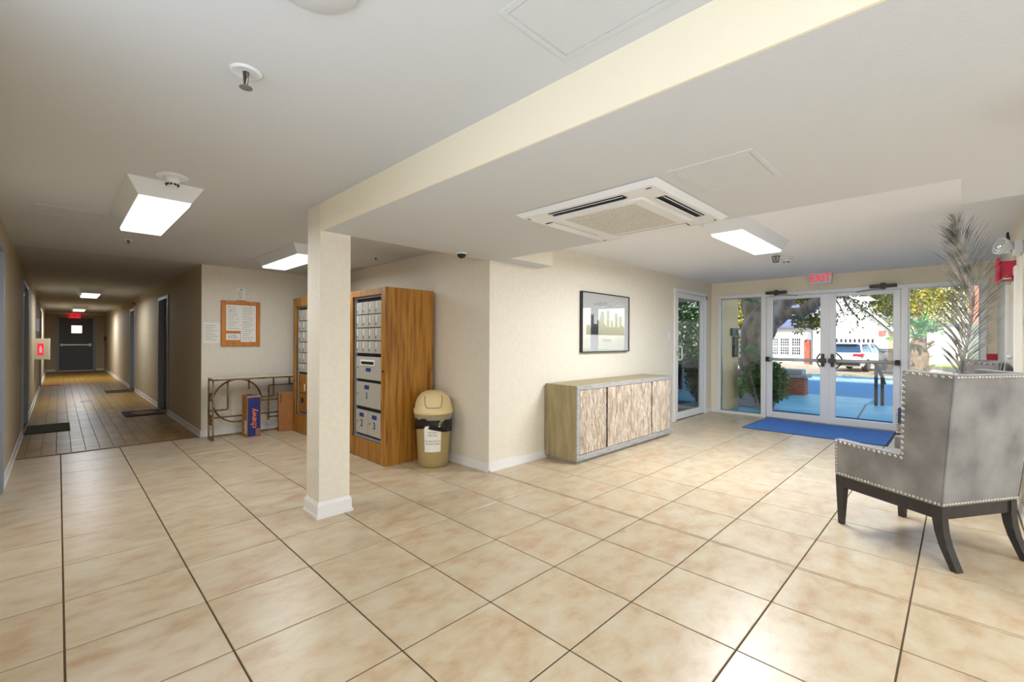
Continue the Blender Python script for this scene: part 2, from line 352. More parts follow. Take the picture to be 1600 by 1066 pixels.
# lobby-facing skin of the bulletin wall corner
struct('wall_bulletin_corner', MB().box(XC+.0005, XC+.15, YB-.004, YB-.0005, 0, H1), M['wall'], 'cream end face of the hallway corner', 'wall')
wallbox('wall_mail', (XM, XM+.15, YC+.15, YB, 0, H1), M['wall'], 'cream wall behind the mailbox cabinets')
SD = (7.2, 8.42, 2.21, 0)
wall_x('wall_console', YC, .15, XM, XF+.15, H3+.02, M['wall'], 'long cream wall behind the sideboard', [SD])
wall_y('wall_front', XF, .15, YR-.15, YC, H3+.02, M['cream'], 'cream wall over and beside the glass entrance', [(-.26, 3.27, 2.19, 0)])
RDR = (5.92, 6.95, 1.95, 0)
wall_x('wall_right', YR, -.15, XR0, XF, H3+.02, M['wall'], 'narrow cream wall right of the entrance', [RDR])
wallbox('wall_right_return', (XR0, XR0+.15, YN, YR-.15, 0, H3+.02), M['wall'], 'cream return wall out of sight behind the armchair')
wallbox('wall_rear', (XL-.15, XR0+.15, YN-.15, YN, 0, H3+.02), M['wall'], 'cream wall behind the camera')
# ceilings
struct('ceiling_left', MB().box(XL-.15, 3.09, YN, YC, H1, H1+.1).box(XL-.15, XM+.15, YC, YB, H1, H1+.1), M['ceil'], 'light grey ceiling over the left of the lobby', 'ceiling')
struct('ceiling_hall', MB().box(XL-.15, XC+.15, YB, YE+.15, H1, H1+.1), M['hallceil'], 'ceiling of the long hallway, shade painted into its grey', 'ceiling')
struct('ceiling_front', MB().box(3.0, XF+.15, YN, YC+.15, H3, H3+.1).box(2.97, 3.0, YN, YC+.15, H2+.03, H3+.1), M['ceilfront'], 'high ceiling near the entrance, daylight painted into its pale tone', 'ceiling')
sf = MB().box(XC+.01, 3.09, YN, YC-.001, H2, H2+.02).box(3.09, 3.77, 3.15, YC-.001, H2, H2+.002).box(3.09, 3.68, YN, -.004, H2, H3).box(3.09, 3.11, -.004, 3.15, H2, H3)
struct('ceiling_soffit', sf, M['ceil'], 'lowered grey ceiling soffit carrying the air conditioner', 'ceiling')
struct('trim_beam', MB().box(XC, XC+.01, YN, YC, H2, H1).box(XC+.01, XM-.01, YC-.001, YC+.012, H2, H1), M['cream'], 'cream painted beam face running from the column', 'beam')
# invented window frames around the fill panels behind and left of the camera
for n_, b_, ax in (('fill_frame_rear', (-.25, 4.45, YN-.0, YN+.05), 'x'), ('fill_frame_left', (XL, XL+.03, -2.75, 1.95), 'y')):
    t = thing(n_, 'white frame added around the fill light '+('in the wall behind the camera' if ax == 'x' else 'in the left wall beside the camera'), 'window', ((b_[0]+b_[1])/2, (b_[2]+b_[3])/2, 0), kind='structure')
    mb = MB()
    for z0_, z1_ in ((.15, .22), (2.18, 2.25)): mb.box(b_[0], b_[1], b_[2], b_[3], z0_, z1_)
    for k in range(4):
        if ax == 'x': xx = b_[0]+(b_[1]-b_[0]-.06)*k/3; mb.box(xx, xx+.06, b_[2], b_[3], .22, 2.18)
        else: yy = b_[2]+(b_[3]-b_[2]-.06)*k/3; mb.box(b_[0], b_[1], yy, yy+.06, .22, 2.18)
    me = mb.mesh('frame'); me.transform(Matrix.Translation(-Vector(t.location))); obj('frame', me, M['white'], t)
struct('trim_soffit_end', MB().box(3.112, 3.768, 3.152, YC-.001, H2+.002, H3), M['wall'], 'small cream boxed end of the soffit against the long wall', 'trim')
# column
c = thing('column', 'square cream column standing in the middle of the lobby', 'column', (1.48, 3.51, 0), kind='structure')
obj('shaft', MB().box(-.12, .115, -.12, .115, .0, H1), M['wall'], c)
bb = MB()
for (e, z0, z1) in ((.022, .0, .022), (.014, .022, .09)): bb.box(-.12-e, .115+e, -.12-e, .115+e, z0, z1)
bb.frust((-.134, .129, -.134, .129), .09, (-.122, .117, -.122, .117), .118)
obj('baseboard', bb, M['white'], c)
# baseboards
def base_y(name, X, s, y0, y1, holes=()):
    mb = MB(); y = y0
    for a, b in list(holes)+[(y1, y1)]:
        if a > y: mb.box(min(X, X+s*.012), max(X, X+s*.012), y, a, 0, .085); mb.box(min(X, X+s*.02), max(X, X+s*.02), y, a, 0, .02)
        y = b
    return struct(name, mb, M['white'], 'white baseboard along the wall', 'baseboard')
def base_x(name, Y, s, x0, x1, holes=()):
    mb = MB(); x = x0
    for a, b in list(holes)+[(x1, x1)]:
        if a > x: mb.box(x, a, min(Y, Y+s*.012), max(Y, Y+s*.012), 0, .085); mb.box(x, a, min(Y, Y+s*.02), max(Y, Y+s*.02), 0, .02)
        x = b
    return struct(name, mb, M['white'], 'white baseboard along the wall', 'baseboard')
for o, l in ((base_y('baseboard_left', XL, 1, YN, YE, [(a-.06, b+.06) for a, b in LD]), 'left hallway wall'),
             (base_y('baseboard_hall_right', XC, -1, YB-.004, YE, [(a-.06, b+.06) for a, b in RD]), 'right hallway wall'),
             (base_x('baseboard_hall_end', YE, -1, XL, XC, [(-.08, 1.11)]), 'hallway end wall'),
             (base_x('baseboard_bulletin', YB-.004, -1, XC-.012, XM), 'wall under the bulletin board'),
             (base_y('baseboard_mail', XM, -1, YC-.012, YB), 'wall behind the mailboxes'),
             (base_x('baseboard_console', YC, -1, XM, XF, [(7.15, 8.47)]), 'wall behind the sideboard'),
             (base_y('baseboard_front', XF, -1, YR, YC, [(-.28, 3.27)]), 'front wall beside the glass entrance'),
             (base_x('baseboard_right', YR, 1, XR0, XF, [(5.85, 7.02)]), 'right wall behind the armchairs')):
    o['label'] = 'white baseboard along the '+l
# small cream crown at hallway end and a shallow drop header
struct('trim_hall_crown', MB().box(XL, XC, YE-.05, YE, H1-.05, H1), M['white'], 'white crown strip at the hallway end', 'trim')

# ---------------------------------------------------------------- storefront
def ybar(mb, y0, y1, z0, z1, d0=-.02, d1=.08): mb.box(XF+d0, XF+d1, y0, y1, z0, z1)
fr = thing('trim_1', 'white aluminium frame of the glass entrance', 'frame', (XF, 1.5, 0), kind='structure')
def P_(mb, name, ma, par, lab=None, **k):   # world-coordinate part under a thing with no rotation
    me = mb.mesh(name); me.transform(Matrix.Translation(-Vector(par.location)))
    o = obj(name, me, ma, par, **k)
    if lab: o['label'] = lab
    return o
mb = MB(); ybar(mb, -.26, 3.27, 2.13, 2.19); P_(mb, 'header', M['alu'], fr, bevel=.004)
for (a, b) in ((3.205, 3.27), (2.43, 2.51), (.54, .62), (-.26, -.2)):
    mb = MB(); ybar(mb, a, b, 0, 2.13); P_(mb, 'mullion', M['alu'], fr, bevel=.004)
mb = MB(); ybar(mb, 2.51, 3.205, 0, .045); ybar(mb, -.2, .54, 0, .045); P_(mb, 'sill', M['alu'], fr, bevel=.003)
mb = MB(); ybar(mb, .62, 2.43, -.003, .008, -.05, .1); P_(mb, 'threshold', M['steel'], fr)
for n, (a, b), l in (('window_1', (2.51, 3.205), 'tall glass sidelight left of the entrance doors'), ('window_2', (-.2, .54), 'tall glass sidelight right of the entrance doors')):
    t = thing(n, l, 'window', (XF, (a+b)/2, 0), kind='structure')
    mb = MB(); ybar(mb, a, b, .045, 2.13, .02, .028); P_(mb, 'pane', M['glass'], t)
    mb = MB()
    for (c0, c1, d0, d1) in ((a, b, .045, .06), (a, b, 2.115, 2.13)): ybar(mb, c0, c1, d0, d1, 0, .05)
    ybar(mb, a, a+.015, .06, 2.115, 0, .05); ybar(mb, b-.015, b, .06, 2.115, 0, .05)
    P_(mb, 'glazing_bead', M['steel'], t)
def entrance(name, y0, y1, hinge, label):
    t = thing(name, label, 'door', (XF, (y0+y1)/2, 0), kind='structure')
    st = .085
    for a, b in ((y0, y0+st), (y1-st, y1)):
        mb = MB(); ybar(mb, a, b, .012, 2.12, -.005, .04); P_(mb, 'stile', M['alu'], t, bevel=.004)
    mb = MB(); ybar(mb, y0+st, y1-st, .012, .115, -.005, .04); P_(mb, 'bottom_rail', M['alu'], t, bevel=.004)
    mb = MB(); ybar(mb, y0+st, y1-st, 2.065, 2.12, -.005, .04); P_(mb, 'top_rail', M['alu'], t, bevel=.004)
    mb = MB(); ybar(mb, y0+st, y1-st, .115, 2.065, .014, .022); P_(mb, 'pane', M['glass'], t)
    mb = MB().tube([(XF-.06, y0+.03, 1.03), (XF-.06, y1-.03, 1.03)], .028, 10); P_(mb, 'push_bar', M['bar'], t, smooth=True)
    hy = y1-.03 if hinge > 0 else y0+.03; ly = y0+.045 if hinge > 0 else y1-.045
    mb = MB().box(XF-.095, XF-.005, hy-.025, hy+.025, .99, 1.07); P_(mb, 'bar_end_cap', M['black'], t, bevel=.006)
    mb = MB().box(XF-.035, XF-.005, ly-.022, ly+.022, .93, 1.14).box(XF-.10, XF-.02, ly-.05, ly+.05, .995, 1.065); P_(mb, 'latch_housing', M['darksteel'], t, bevel=.008)
    pl = ly+.09*(1 if hinge > 0 else -1)
    pts = [(XF+.045, pl, .90), (XF+.09, pl, .905), (XF+.11, pl, .95), (XF+.11, pl, 1.11), (XF+.09, pl, 1.155), (XF+.045, pl, 1.16)]
    pts = [(XF+.045+.07*sin(pi*k/10), ly+.02*(1 if hinge > 0 else -1)+.09*sin(pi*k/10)*(1 if hinge > 0 else -1), .89+.028*k) for k in range(11)]
    P_(MB().tube(pts, .012, 8), 'pull_handle', M['black'], t, smooth=True)
    hc = y1-.16 if hinge > 0 else y0+.20
    mb = MB().box(XF-.10, XF-.02, hc-.16, hc+.16, 2.155, 2.205).box(XF-.085, XF-.045, hc-.03, hc+.03, 2.13, 2.225)
    cl = P_(mb, 'door_closer', M['darksteel'], t, bevel=.008)
    e = hc-.05 if hinge > 0 else hc+.05
    a_ = MB().tube([(XF-.07, hc, 2.14), (XF-.16, hc-.18*hinge, 2.125), (XF-.03, hc-.32*hinge, 2.11)], .008, 6); P_(a_, 'closer_arm', M['steel'], t)
    return t
entrance('door_1', 1.545, 2.425, 1, 'left leaf of the white framed glass entrance doors')
entrance('door_2', .625, 1.505, -1, 'right leaf of the white framed glass entrance doors')
P_(MB().box(XF-.01, XF+.05, 1.505, 1.545, 0, 2.12), 'centre_mullion', M['alu'], fr)
# side glass door in the console wall
t = thing('door_3', 'white framed tinted glass door in the wall by the sideboard', 'door', (7.8, YC, 0), kind='structure')
P_(MB().box(7.16, 7.22, YC-.025, YC+.12, 0, 2.22).box(8.40, 8.46, YC-.025, YC+.12, 0, 2.22).box(7.22, 8.40, YC-.025, YC+.12, 2.16, 2.22), 'frame', M['white'], t, bevel=.003)
P_(MB().box(7.22, 7.33, YC+.0, YC+.05, .01, 2.155).box(8.24, 8.39, YC+.0, YC+.05, .01, 2.155).box(7.33, 8.24, YC, YC+.05, .01, .13).box(7.33, 8.24, YC, YC+.05, 2.07, 2.155), 'door_leaf', M['white'], t, bevel=.003)
P_(MB().box(7.33, 8.24, YC+.02, YC+.03, .13, 2.07), 'pane', M['tintglass'], t)
P_(MB().tube([(7.275, YC, 1.02), (7.33, YC-.045, 1.02), (7.36, YC-.05, 1.04), (7.36, YC-.05, 1.22), (7.33, YC-.045, 1.25), (7.275, YC, 1.25)], .011, 8), 'pull_handle', M['plastic'], t, smooth=True)
P_(MB().box(7.255, 7.295, YC-.006, YC, 1.09, 1.17), 'lock_plate', M['steel'], t)
P_(MB().box(8.41, 8.45, YC-.05, YC-.02, 2.1, 2.17), 'hinge', M['steel'], t)
# dim room behind it
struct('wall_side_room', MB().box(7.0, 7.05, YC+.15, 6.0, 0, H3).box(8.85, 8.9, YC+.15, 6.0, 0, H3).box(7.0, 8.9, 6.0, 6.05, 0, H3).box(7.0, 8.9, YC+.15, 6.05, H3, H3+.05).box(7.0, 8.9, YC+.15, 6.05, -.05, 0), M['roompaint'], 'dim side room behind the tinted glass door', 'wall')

# ---------------------------------------------------------------- hallway doors
def hall_door(name, X, s, y0, y1, zt, label):
    t = thing(name, label, 'door', (X, (y0+y1)/2, 0), kind='structure')
    b = lambda x0, x1, *r: MB().box(min(X+s*x0, X+s*x1), max(X+s*x0, X+s*x1), *r)
    fm = b(-.14, .02, y0-.05, y0+.01, 0, zt+.05)
    for r_ in ((y1-.01, y1+.05, 0, zt+.05), (y0+.01, y1-.01, zt-.01, zt+.05)):
        q = b(-.14, .02, *r_); fm.add(q.v, q.f)
    P_(fm, 'door_frame', M['greyframe'], t, bevel=.003)
    P_(b(-.12, -.08, y0+.01, y1-.01, .01, zt-.01), 'door_leaf', M['greydoor'], t)
    P_(MB().sphere((X-s*.04, y0+.1, 1.0), .028), 'knob', M['steel'], t, smooth=True)
    return t
hall_door('door_4', XL, 1, *LD[0], 2.08, 'grey hallway door at the left edge of the picture')
hall_door('door_5', XL, 1, *LD[1], 2.08, 'grey door in the left hallway wall by the green mat')
hall_door('door_6', XL, 1, *LD[2], 2.08, 'farthest grey door in the left hallway wall')
hall_door('door_7', XC, -1, *RD[0], 2.06, 'nearest grey door in the right hallway wall by the oval mat')
hall_door('door_8', XC, -1, *RD[1], 2.06, 'second grey door in the right hallway wall')
t = thing('door_9', 'dark grey exit door at the far end of the hallway', 'door', (.515, YE, 0), kind='structure')
P_(MB().box(-.06, .02, YE-.03, YE+.1, 0, 2.21).box(1.01, 1.09, YE-.03, YE+.1, 0, 2.21).box(.02, 1.01, YE-.03, YE+.1, 2.15, 2.21), 'door_frame', M['greyframe'], t)
P_(MB().box(.02, .37, YE+.02, YE+.06, .03, 2.15).box(.68, 1.01, YE+.02, YE+.06, .03, 2.15).box(.37, .68, YE+.02, YE+.06, .03, 1.54).box(.37, .68, YE+.02, YE+.06, 1.85, 2.15), 'door_leaf', M['greydoor'], t)
P_(MB().box(.37, .68, YE+.035, YE+.045, 1.54, 1.85), 'window_pane', mat('bright_lite', (1, 1, 1), .3, emit=(1, 1, 1), estr=1.5), t, 'small bright door window')
P_(MB().box(.08, .95, YE-.05, YE+.0, 1.04, 1.09).box(.06, .12, YE-.06, YE+.02, 1.02, 1.11).box(.88, .96, YE-.06, YE+.02, 1.0, 1.12), 'push_bar', M['steel'], t)
P_(MB().box(.1, .5, YE-.04, YE+.02, 2.06, 2.12), 'door_closer', M['darksteel'], t)
P_(MB().box(.02, 1.01, YE-.04, YE+.06, 0, .03), 'threshold', M['paper'], t)
# right wall door
t = thing('door_10', 'cream door standing ajar in the right wall', 'door', (6.4, YR, 0), kind='structure')
P_(MB().box(5.86, 5.93, YR-.12, YR+.02, 0, 2.01).box(6.94, 7.01, YR-.12, YR+.02, 0, 2.01).box(5.93, 6.94, YR-.12, YR+.02, 1.94, 2.01), 'door_frame', M['white'], t, bevel=.004)
P_(MB().box(6.28, 6.93, YR-.05, YR-.01, .01, 1.94), 'door_leaf', M['cream'], t)
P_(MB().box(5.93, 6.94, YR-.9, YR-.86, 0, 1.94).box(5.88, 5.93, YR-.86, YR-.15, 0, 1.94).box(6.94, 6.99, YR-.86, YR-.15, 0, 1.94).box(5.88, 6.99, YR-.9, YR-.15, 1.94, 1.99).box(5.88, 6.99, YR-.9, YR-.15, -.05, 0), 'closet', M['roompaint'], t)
P_(MB().sphere((6.38, YR+.02, 1.2), .025), 'knob', M['plastic'], t, smooth=True)

# ================================================================== LIGHT FIXTURES
def fixture(name, label, cx, cy, hz, lx, ly, energy, group='ceiling light fixtures', ll=True):
    t = thing(name, label, 'light', (cx, cy, hz), group=group)
    a, b = lx/2, ly/2
    obj('housing', MB().frust((-a-.06, a+.06, -b-.06, b+.06), 0, (-a, a, -b, b), -.1), M['plastic'], t, bevel=.003)
    obj('diffuser', MB().frust((-a+.003, a-.003, -b+.003, b-.003), -.1, (-a+.010, a-.010, -b+.010, b-.010), -.122), M['diffuser'], t)
    if ll:
        l = light('AREA', 'fixture_lamp', (0, 0, -.128), energy*LAMP, FIXCOL, (0, 0, 0), lx, ly); l.parent = t
    return t
fixture('ceiling_light', 'rectangular ceiling light at the mouth of the hallway', .49, 4.33, H1, .28, 1.25, 46)
fixture('ceiling_light', 'rectangular ceiling light in front of the bulletin board, partly behind the column', 1.92, 5.63, H1, .28, 1.2, 40)
fixture('ceiling_light', 'rectangular ceiling light between air conditioner and entrance', 4.88, 1.52, H3, 1.25, .28, 185)
fixture('ceiling_light', 'nearer of the two small lights deep in the hallway', .47, 13.2, H1, .28, 1.2, 58)
fixture('ceiling_light', 'farther of the two small lights deep in the hallway', .47, 20.4, H1, .28, 1.2, 130)
fixture('ceiling_light', 'added fill light fixture behind the camera on the left', .45, -1.7, H1, .28, 1.25, 44)  # these last fixtures are unseen, added to brighten the near lobby
fixture('ceiling_light', 'added fill light fixture behind the camera under the soffit', 2.3, -.9, H2, .28, 1.25, 30)
fixture('ceiling_light', 'added fill light fixture, unseen, right behind the armchair', 4.1, -1.9, H3, .28, 1.25, 36)

# ================================================================== CEILING DEVICES
def smoke(label, x, y, z, sc=1, group='smoke detectors'):
    t = thing('smoke_detector', label, 'detector', (x, y, z), group=group)
    obj('base_plate', MB().lathe([(.085*sc, 0), (.088*sc, -.006), (.075*sc, -.012), (.05*sc, -.014)], 28), M['plastic'], t, smooth=True)
    obj('body', MB().lathe([(.05*sc, -.012), (.036*sc, -.04), (.032*sc, -.05)], 24), M['plastic'], t, smooth=True)
    mb = MB()
    for k in range(10):
        a = 2*pi*k/10; mb.cbox((.031*sc*cos(a), .031*sc*sin(a), -.057*sc), (.010, .010, .010))
    obj('sensor_slots', mb, M['black'], t)
    obj('cap', MB().lathe([(.026*sc, -.048), (.026*sc, -.064), (.012, -.068)], 20), M['plastic'], t, smooth=True); return t
smoke('smoke detector close beside the nearest ceiling light', .494, 3.50, H1)
smoke('smoke detector hanging near the entrance exit sign', 6.66, 1.62, H3, 1)
def sprinkler(label, x, y, z, r=.06, drop=.06):
    t = thing('sprinkler_head', label, 'sprinkler', (x, y, z), group='sprinkler heads')
    obj('escutcheon', MB().lathe([(r, 0), (r*1.02, -.004), (r*.8, -.010), (r*.62, -.004), (r*.3, -.004)], 28), M['plastic'], t, smooth=True)
    obj('stem', MB().lathe([(.011, -.002), (.009, -drop*.5), (.006, -drop)], 10), M['darksteel'], t)
    mb = MB().tube([(.0, -.012, -.01), (0, -.02, -drop*.6), (0, -.004, -drop)], .0025, 5).tube([(0, .012, -.01), (0, .02, -drop*.6), (0, .004, -drop)], .0025, 5); obj('frame_arms', mb, M['steel'], t)
    mb = MB().lathe([(.004, -drop), (.022, -drop-.001), (.023, -drop-.004), (.004, -drop-.005)], 14); obj('deflector', mb, M['steel'], t); return t
sprinkler('large sprinkler head on the ceiling at upper left', .494, 1.93, H1, .055)
sprinkler('small sprinkler head just past the hallway-mouth ceiling light', .50, 6.07, H1, .035, .04)
sprinkler('small sprinkler head over the mailboxes right of the column', 2.72, 5.1, H1, .035, .035)
t = thing('sprinkler_head', 'dark caged sprinkler head hanging by the entrance exit sign', 'sprinkler', (6.35, 1.66, H3), group=None)
obj('escutcheon', MB().lathe([(.04, 0), (.042, -.005), (.02, -.01)], 20), M['plastic'], t)
cg = MB()
for k in range(6):
    a = 2*pi*k/6; cg.tube([(.045*cos(a), .045*sin(a), -.02), (.03*cos(a), .03*sin(a), -.09)], .0035, 5)
for rr, zz in ((.045, -.02), (.03, -.09)): cg.tube([(rr*cos(2*pi*k/12), rr*sin(2*pi*k/12), zz) for k in range(12)], .0035, 5, closed=True)
obj('wire_cage', cg, M['darksteel'], t); obj('head', MB().lathe([(.012, -.008), (.01, -.06), (.018, -.065), (.005, -.07)], 12), M['steel'], t)
t = thing('dome_camera', 'small black dome camera on the soffit edge beside the column', 'camera', (2.62, 3.30, H2))
obj('base_ring', MB().lathe([(.05, 0), (.052, -.006), (.045, -.012)], 20), M['plastic'], t); obj('dome', MB().lathe([(.042, -.008), (.04, -.025), (.028, -.042), (.005, -.05)], 20), M['black'], t, smooth=True)
t = thing('round_ceiling_cover', 'round white ceiling cover cut by the top edge of the picture', 'ceiling cover', (.50, 1.30, H1))
obj('plate', MB().lathe([(.12, 0), (.124, -.008), (.115, -.018), (.01, -.02)], 40), M['ceil'], t, smooth=True)
def hatch(label, x0, x1, y0, y1, z, wdt=.02):
    t = thing('access_panel', label, 'panel', ((x0+x1)/2, (y0+y1)/2, z), group='ceiling access panels')
    a, b = (x1-x0)/2, (y1-y0)/2; mb = MB()
    mb.box(-a, a, -b, -b+wdt, -.004, .002).box(-a, a, b-wdt, b, -.004, .002).box(-a, -a+wdt, -b+wdt, b-wdt, -.004, .002).box(a-wdt, a, -b+wdt, b-wdt, -.004, .002)
    obj('frame', mb, M['ceil'], t)
    obj('hatch_lid', MB().box(-a+wdt+.003, a-wdt-.003, -b+wdt+.003, b-wdt-.003, -.002, .002), M['ceil'], t); return t
hatch('access panel flush in the soffit beside the air conditioner', 2.03, 2.46, .62, 1.0, H2)
hatch('access panel in the ceiling left of the hallway-mouth light', -.12, .275, 4.95, 5.32, H1)
hatch('access panel in the ceiling cut by the top edge of the picture', .95, 1.28, .55, 1.02, H1)
# ceiling cassette
t = thing('ceiling_air_conditioner', 'white four-way cassette air conditioner set in the soffit', 'air conditioner', (2.535, 1.55, H2))
A = .49
mb = MB(); g0 = .30
mb.frust((-A, A, -A, A), -.002, (-A+.035, A-.035, -A+.035, A-.035), -.028)
obj('face_frame', mb, M['plastic'], t, bevel=.006)
obj('intake_frame', MB().frust((-.33, .33, -.33, .33), -.026, (-.315, .315, -.315, .315), -.038), M['plastic'], t, bevel=.01)
gm = bpy.data.materials.new('intake_mesh'); gm.use_nodes = True; T = gm.node_tree; P = T.nodes['Principled BSDF']
v = T.nodes.new('ShaderNodeTexVoronoi'); v.inputs['Scale'].default_value = 120; g = T.nodes.new('ShaderNodeNewGeometry'); T.links.new(g.outputs['Position'], v.inputs[0])
cr = T.nodes.new('ShaderNodeValToRGB'); cr.color_ramp.elements[0].color = (*s2l(140, 140, 138), 1); cr.color_ramp.elements[1].color = (*s2l(205, 205, 200), 1); cr.color_ramp.elements[1].position = .6
T.links.new(v.outputs['Distance'], cr.inputs[0]); T.links.new(cr.outputs[0], P.inputs['Base Color'])
obj('intake_grille', MB().frust((-.28, .28, -.25, .25), -.037, (-.275, .275, -.245, .245), -.041), gm, t, bevel=.004)
for k in range(4):
    Rz = Matrix.Rotation(k*pi/2, 4, 'Z'); a_open = k in (1, 2)   # two louvres stand open towards the camera
    so = obj('air_slot', MB().box(-.26, .26, -.425, -.365, -.030, -.024, Rz), M['black'] if True else None, t)
    tilt = Matrix.Translation((0, -.372, -.033)) @ Matrix.Rotation(R(35 if k in (3, 0) else 4), 4, 'X')
    lv = MB().box(-.255, .255, -.02 if k in (3, 0) else -.055, .012, -.002, .002, Rz @ tilt)
    obj('louvre', lv, M['plastic'], t)
    if k in (3, 0):
        obj('louvre', MB().box(-.255, .255, -.012, .006, -.0015, .0015, Rz @ Matrix.Translation((0, -.41, -.030)) @ Matrix.Rotation(R(30), 4, 'X')), M['plastic'], t)
    obj('corner_clip', MB().box(.40, .43, -.43, -.425, -.031, -.027, Rz), M['black'], t)

# exit signs
def exit_sign(label, loc, right, w_, h_, stem_):
    B = basis(loc, right, (0, 0, 1)); t = thing('exit_sign', label, 'exit sign', loc)
    L = B.copy(); L.translation = (0, 0, 0)
    obj('housing', MB().cbox((0, 0, 0), (w_, h_, .05), L), M['plastic'], t, bevel=.006)
    text('lettering', 'EXIT', h_*.98, L @ Matrix.Translation((0, 0, .026)), M['sred'], t, .002, bold=.0012, sx=.86)
    if stem_: obj('canopy', MB().cbox((0, h_/2+stem_/2, 0), (w_*.5, stem_, .05), L), M['plastic'], t)
    return t
exit_sign('red EXIT sign hanging over the glass entrance doors', (8.6, 1.60, 2.352), (0, -1, 0), .30, .165, .0)
e2 = exit_sign('small glowing red exit sign over the hallway end door', (.46, YE-.12, 2.245), (1, 0, 0), .34, .2, .0)
for ch in e2.children:
    if ch.name.startswith('housing'): ch.data.materials.clear(); ch.data.materials.append(mat('exit_glow', s2l(220, 30, 40), .5, emit=(1, .03, .05), estr=.9))
    if ch.name.startswith('lettering'): ch.data.materials.clear(); ch.data.materials.append(mat('dark_red', s2l(120, 10, 20), .5))

# ================================================================== MAILBOX CABINETS
def zat(py, px=574.5, X=2.40):   # unused helper kept simple
    return 0
def cabinet(label, y0, y1, ztop, iz0, iz1, rows, group='wooden mailbox cabinets'):
    X0, X1 = 2.40, 3.0
    t = thing('mailbox_cabinet', label, 'mailbox cabinet', (X0, (y0+y1)/2, 0), group=group)
    ya, yb = y0+.09, y1-.09
    P_(MB().box(X0+.02, X1, y0, y0+.02, 0, ztop).box(X0+.02, X1, y1-.02, y1, 0, ztop).box(X0+.02, X1, y0+.02, y1-.02, ztop-.02, ztop).box(X1-.02, X1, y0+.02, y1-.02, 0, ztop-.02), 'carcass', M['wood'], t)
    P_(MB().box(X0, X0+.02, y0, ya, 0, ztop).box(X0, X0+.02, yb, y1, 0, ztop).box(X0, X0+.02, ya, yb, iz1, ztop).box(X0, X0+.02, ya, yb, 0, iz0), 'front_frame', M['wood'], t, bevel=.002)
    P_(MB().box(X0+.06, X0+.08, ya, yb, iz0, iz1), 'back_plate', M['black'], t)
    e = .022
    P_(MB().box(X0+.03, X0+.06, ya, ya+e, iz0, iz1).box(X0+.03, X0+.06, yb-e, yb, iz0, iz1).box(X0+.03, X0+.06, ya+e, yb-e, iz1-e, iz1).box(X0+.03, X0+.06, ya+e, yb-e, iz0, iz0+e), 'metal_frame', M['greyframe'], t)
    ya += e+.02; yb -= e+.02
    for (z0, z1, n, kind) in rows:
        wd = (yb-ya)/n
        for k in range(n):
            # k=0 is the viewer's left, which is the high-Y side
            b1 = yb-k*wd-.006; b0 = yb-(k+1)*wd+.006
            woodm = M['wood'] if kind == 'w' else M['mailsilver']
            d = P_(MB().box(X0+.028, X0+.06, b0, b1, z0, z1), 'door', woodm, t, bevel=.002)
            def sub(mb, nm, ma, **kk): return P_(mb, nm, ma, t, **kk)
            yl = b1-.18*(b1-b0) if n > 2 else b1-.045
            lk = MB().lathe([(.007, 0), (.007, .006), (.003, .007)], 8, Matrix.Translation((X0+.028, yl if n > 2 else yl, z0+(.25 if n > 2 else .5)*(z1-z0))) @ Matrix.Rotation(-pi/2, 4, 'Y'))
            q = sub(lk, 'lock', M['darksteel']); q.parent = d; q.location = (0, 0, 0); q.data.transform(Matrix.Translation(Vector((0, 0, 0))))
            if n > 2 and kind != 'w':
                if z0 < 1.55 or k > 1:
                    q = sub(MB().box(X0+.026, X0+.028, b1-.035, b1-.018, z0+.06*1, z1-.012), 'name_strip', M['paper']); q.parent = d
            if kind in 'o':
                q = sub(MB().box(X0+.020, X0+.028, b0+.13, b1-.12, z1-.10, z1-.035), 'slot_surround', M['paper'], bevel=.002); q.parent = d
                q = sub(MB().box(X0+.018, X0+.021, b0+.15, b1-.14, z1-.085, z1-.052), 'mail_slot', M['black']); q.parent = d
                q = sub(MB().box(X0+.025, X0+.028, (b0+b1)/2-.06, (b0+b1)/2+.05, z1-.165, z1-.125), 'blue_label', M['blueink']); q.parent = d
            if kind in '123':
                s_ = kind if n == 1 else ('2', '3')[k]
                cy = (b0+b1)/2+(.03 if n == 1 else 0)
                q = sub(MB().box(X0+.025, X0+.028, cy-.05, cy+.05, z1-.075, z1-.03), 'blue_label', M['blueink']); q.parent = d
                B = basis((X0+.0265-t.location.x, cy-t.location.y, z1-.15), (0, -1, 0), (0, 0, 1))
                q = text('door_number', s_, .11, B, M['blueink'], d, .001, bold=.0015)
            if kind == 'w':
                B = basis((X0+.0265-t.location.x, (b0+b1)/2-t.location.y, (z0+z1)/2), (0, -1, 0), (0, 0, 1))
                if z0 < .5: q = sub(MB().box(X0+.024, X0+.029, (b0+b1)/2-.035, (b0+b1)/2+.045, z1-.13, z1-.06), 'label_holder', M['black']); q.parent = d; text('door_number', '5' if k == 0 else '6', .11, B, M['ink'], d, .001)
                else: q = sub(MB().box(X0+.024, X0+.028, (b0+b1)/2-.09, (b0+b1)/2-.065, z0+.03, z0+.13), 'name_strip', M['paper']); q.parent = d
    P_(MB().lathe([(.012, 0), (.012, .008), (.006, .01)], 10, Matrix.Translation((X0, y0+.045, 1.0)) @ Matrix.Rotation(-pi/2, 4, 'Y')), 'cabinet_lock', M['darksteel'], t)
    return t
cabinet('oak mailbox cabinet right of the column with numbered parcel lockers 1, 2 and 3', 4.29, 5.14, 1.89, .215, 1.82,
        [(1.62, 1.755, 4, 'm'), (1.47, 1.61, 4, 'm'), (1.325, 1.46, 4, 'm'), (1.18, 1.315, 4, 'm'), (.885, 1.14, 1, 'o'), (.575, .85, 1, '1'), (.265, .53, 2, '2')])
